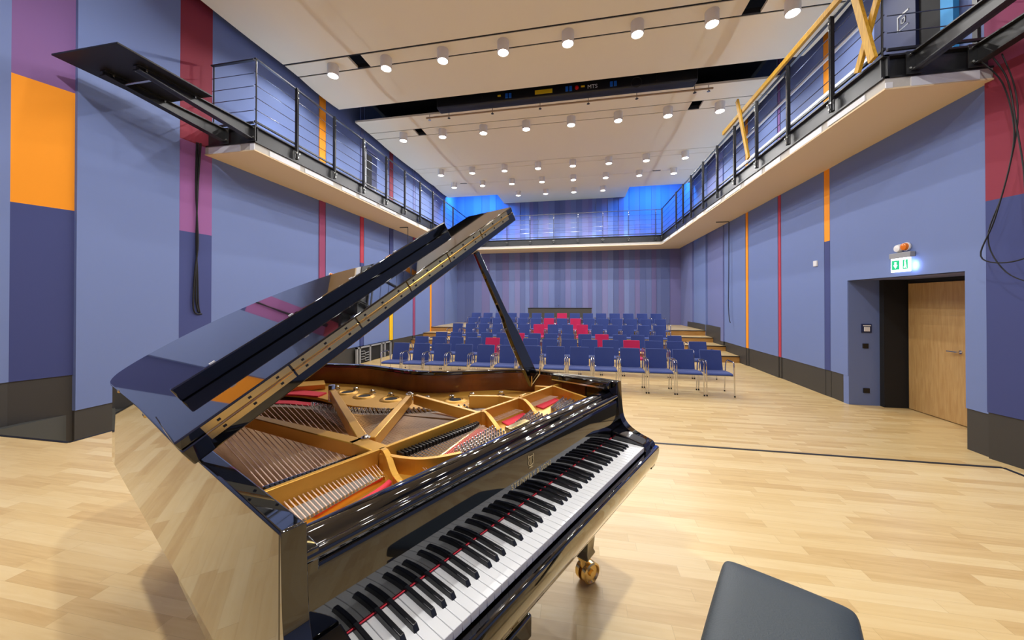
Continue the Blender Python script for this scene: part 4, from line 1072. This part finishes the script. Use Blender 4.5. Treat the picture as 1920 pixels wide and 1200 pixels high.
m.tube([p - xv * 0.045 - yv * 0.02, p + xv * 0.045 - yv * 0.02], 0.004, 8); m.tube([p - xv * 0.045 - yv * 0.02, p - xv * 0.045 + Vector((0, -0.02, 0.05))], 0.004, 8); m.tube([p + xv * 0.045 - yv * 0.02, p + xv * 0.045 + Vector((0, -0.02, 0.03))], 0.004, 8)
m.build('prop_bracket', BRASS, piano)

# ---- legs, casters, pedals
def leg(u, w_, zt=0.60, flip=1):
    m = MB()
    prof = [(0.075, zt), (0.075, 0.50), (0.062, 0.47), (0.055, 0.44), (0.040, 0.20), (0.036, 0.16), (0.042, 0.145), (0.042, 0.135)]
    v = []; 
    for r, z in prof:
        for i, j in ((-1, -1), (1, -1), (1, 1), (-1, 1)): v.append((u + r * i, w_ + r * j, z))
    k = len(prof); f = [(3, 2, 1, 0), tuple(range(4 * k - 4, 4 * k))]
    for a in range(k - 1):
        for q in range(4): f.append((a * 4 + q, a * 4 + (q + 1) % 4, a * 4 + 4 + (q + 1) % 4, a * 4 + 4 + q))
    lg = MB().add(v, f).build('leg', BLACKP, piano, bev=0.004)
    ca = MB()
    ca.lathe((u, w_, 0.135), [(0.03, 0), (0.03, -0.02), (0.016, -0.03), (0.016, -0.06)], 16)
    ca.beam((u, w_, 0.09), (u + 0.02, w_ - 0.01, 0.052), 0.02, 0.03); ca.build('caster_fork', BRASS, lg, smooth=True)
    for s_ in (-1, 1):
        wh = MB().lathe((u + 0.02, w_ - 0.01 + 0.008 * s_, 0.050), [(0.050, 0), (0.050, 0.022 * s_), (0.042, 0.026 * s_), (0.036, 0.016 * s_), (0.016, 0.014 * s_), (0.013, 0.026 * s_)], 24, axis=(0.35, 1, 0))
        wh.build('caster_wheel', BRASS, lg, smooth=True)
    lv = MB().tube([(u + 0.03, w_ + 0.03, 0.125), (u + 0.085, w_ + 0.02, 0.115)], 0.004, 6); lv.build('brake_lever', BRASS, lg)
leg(1.245, 0.30); leg(0.03, 0.35); leg(0.20, 1.95, 0.615)
t_ = MB(); t_.box(0.50, 0.56, 0.33, 0.39, 0.17, 0.56); t_.box(0.68, 0.74, 0.33, 0.39, 0.17, 0.56); t_.box(0.45, 0.79, 0.28, 0.44, 0.08, 0.17)
ly_ = t_.build('pedal_lyre', BLACKP, piano, bev=0.01)
for k in (0.53, 0.62, 0.71):
    MB().prism([(k - 0.014, 0.29), (k + 0.014, 0.29), (k + 0.020, 0.20), (k + 0.013, 0.165), (k - 0.013, 0.165), (k - 0.020, 0.20)], 0.105, 0.117).build('pedal', BRASS, ly_, bev=0.004)

# ================================================================ BENCH
bt = empty('piano_bench', (PO[0], PO[1], 0), 'black leather piano bench standing in front of the keyboard', 'bench', rz=PTH)
bu0, bu1, bw0, bw1 = 0.50, 1.07, -0.645, -0.315
v = []; f = []; nx, ny = 10, 8
cu = MB()
def cush(i, j):
    a = i / nx * 2 - 1; b = j / ny * 2 - 1
    dome = (1 - abs(a) ** 4) * (1 - abs(b) ** 4)
    x = (bu0 + bu1) / 2 + (bu1 - bu0) / 2 * a * (1 - 0.015 * b * b); y = (bw0 + bw1) / 2 + (bw1 - bw0) / 2 * b * (1 - 0.02 * a * a)
    return (x, y, 0.507 + 0.014 * dome ** 0.35)
for j in range(ny + 1):
    for i in range(nx + 1): v.append(cush(i, j))
Wn = nx + 1
for j in range(ny):
    for i in range(nx): a = j * Wn + i; f.append((a, a + 1, a + Wn + 1, a + Wn))
ring = [i for i in range(nx + 1)] + [j * Wn + nx for j in range(1, ny + 1)] + [ny * Wn + i for i in range(nx - 1, -1, -1)] + [j * Wn for j in range(ny - 1, 0, -1)]
o0 = len(v); cx, cy = (bu0 + bu1) / 2, (bw0 + bw1) / 2
for z, sc in ((0.485, 1.004), (0.45, 1.01), (0.41, 0.99)):
    for r in ring: v.append((cx + (v[r][0] - cx) * sc, cy + (v[r][1] - cy) * sc, z))
k = len(ring)
for i in range(k):
    i2 = (i + 1) % k
    f.append((ring[i], ring[i2], o0 + i2, o0 + i))
    for g_ in (0, k): f.append((o0 + g_ + i, o0 + g_ + i2, o0 + g_ + k + i2, o0 + g_ + k + i))
f.append(tuple(o0 + 2 * k + i for i in range(k)))
MB().add(v, f).build('cushion', LEATHER, bt, sub=2)
MB().box(bu0 + 0.012, bu1 - 0.012, bw0 + 0.012, bw1 - 0.012, 0.33, 0.40).build('frame', BLACKP, bt, bev=0.004)
for uu in (bu0 + 0.045, bu1 - 0.045):
    for ww in (bw0 + 0.045, bw1 - 0.045):
        MB().box(uu - 0.022, uu + 0.022, ww - 0.022, ww + 0.022, 0.0, 0.33).build('leg', BLACKP, bt, bev=0.004)
for uu in (bu0 + 0.0, bu1 - 0.0):
    s_ = -1 if uu < 0.7 else 1
    MB().lathe((uu - s_ * 0.012, cy, 0.365), [(0.008, 0), (0.008, 0.02), (0.028, 0.022), (0.028, 0.05)], 18, axis=(s_, 0, 0)).build('height_knob', BLACKM, bt, smooth=True)
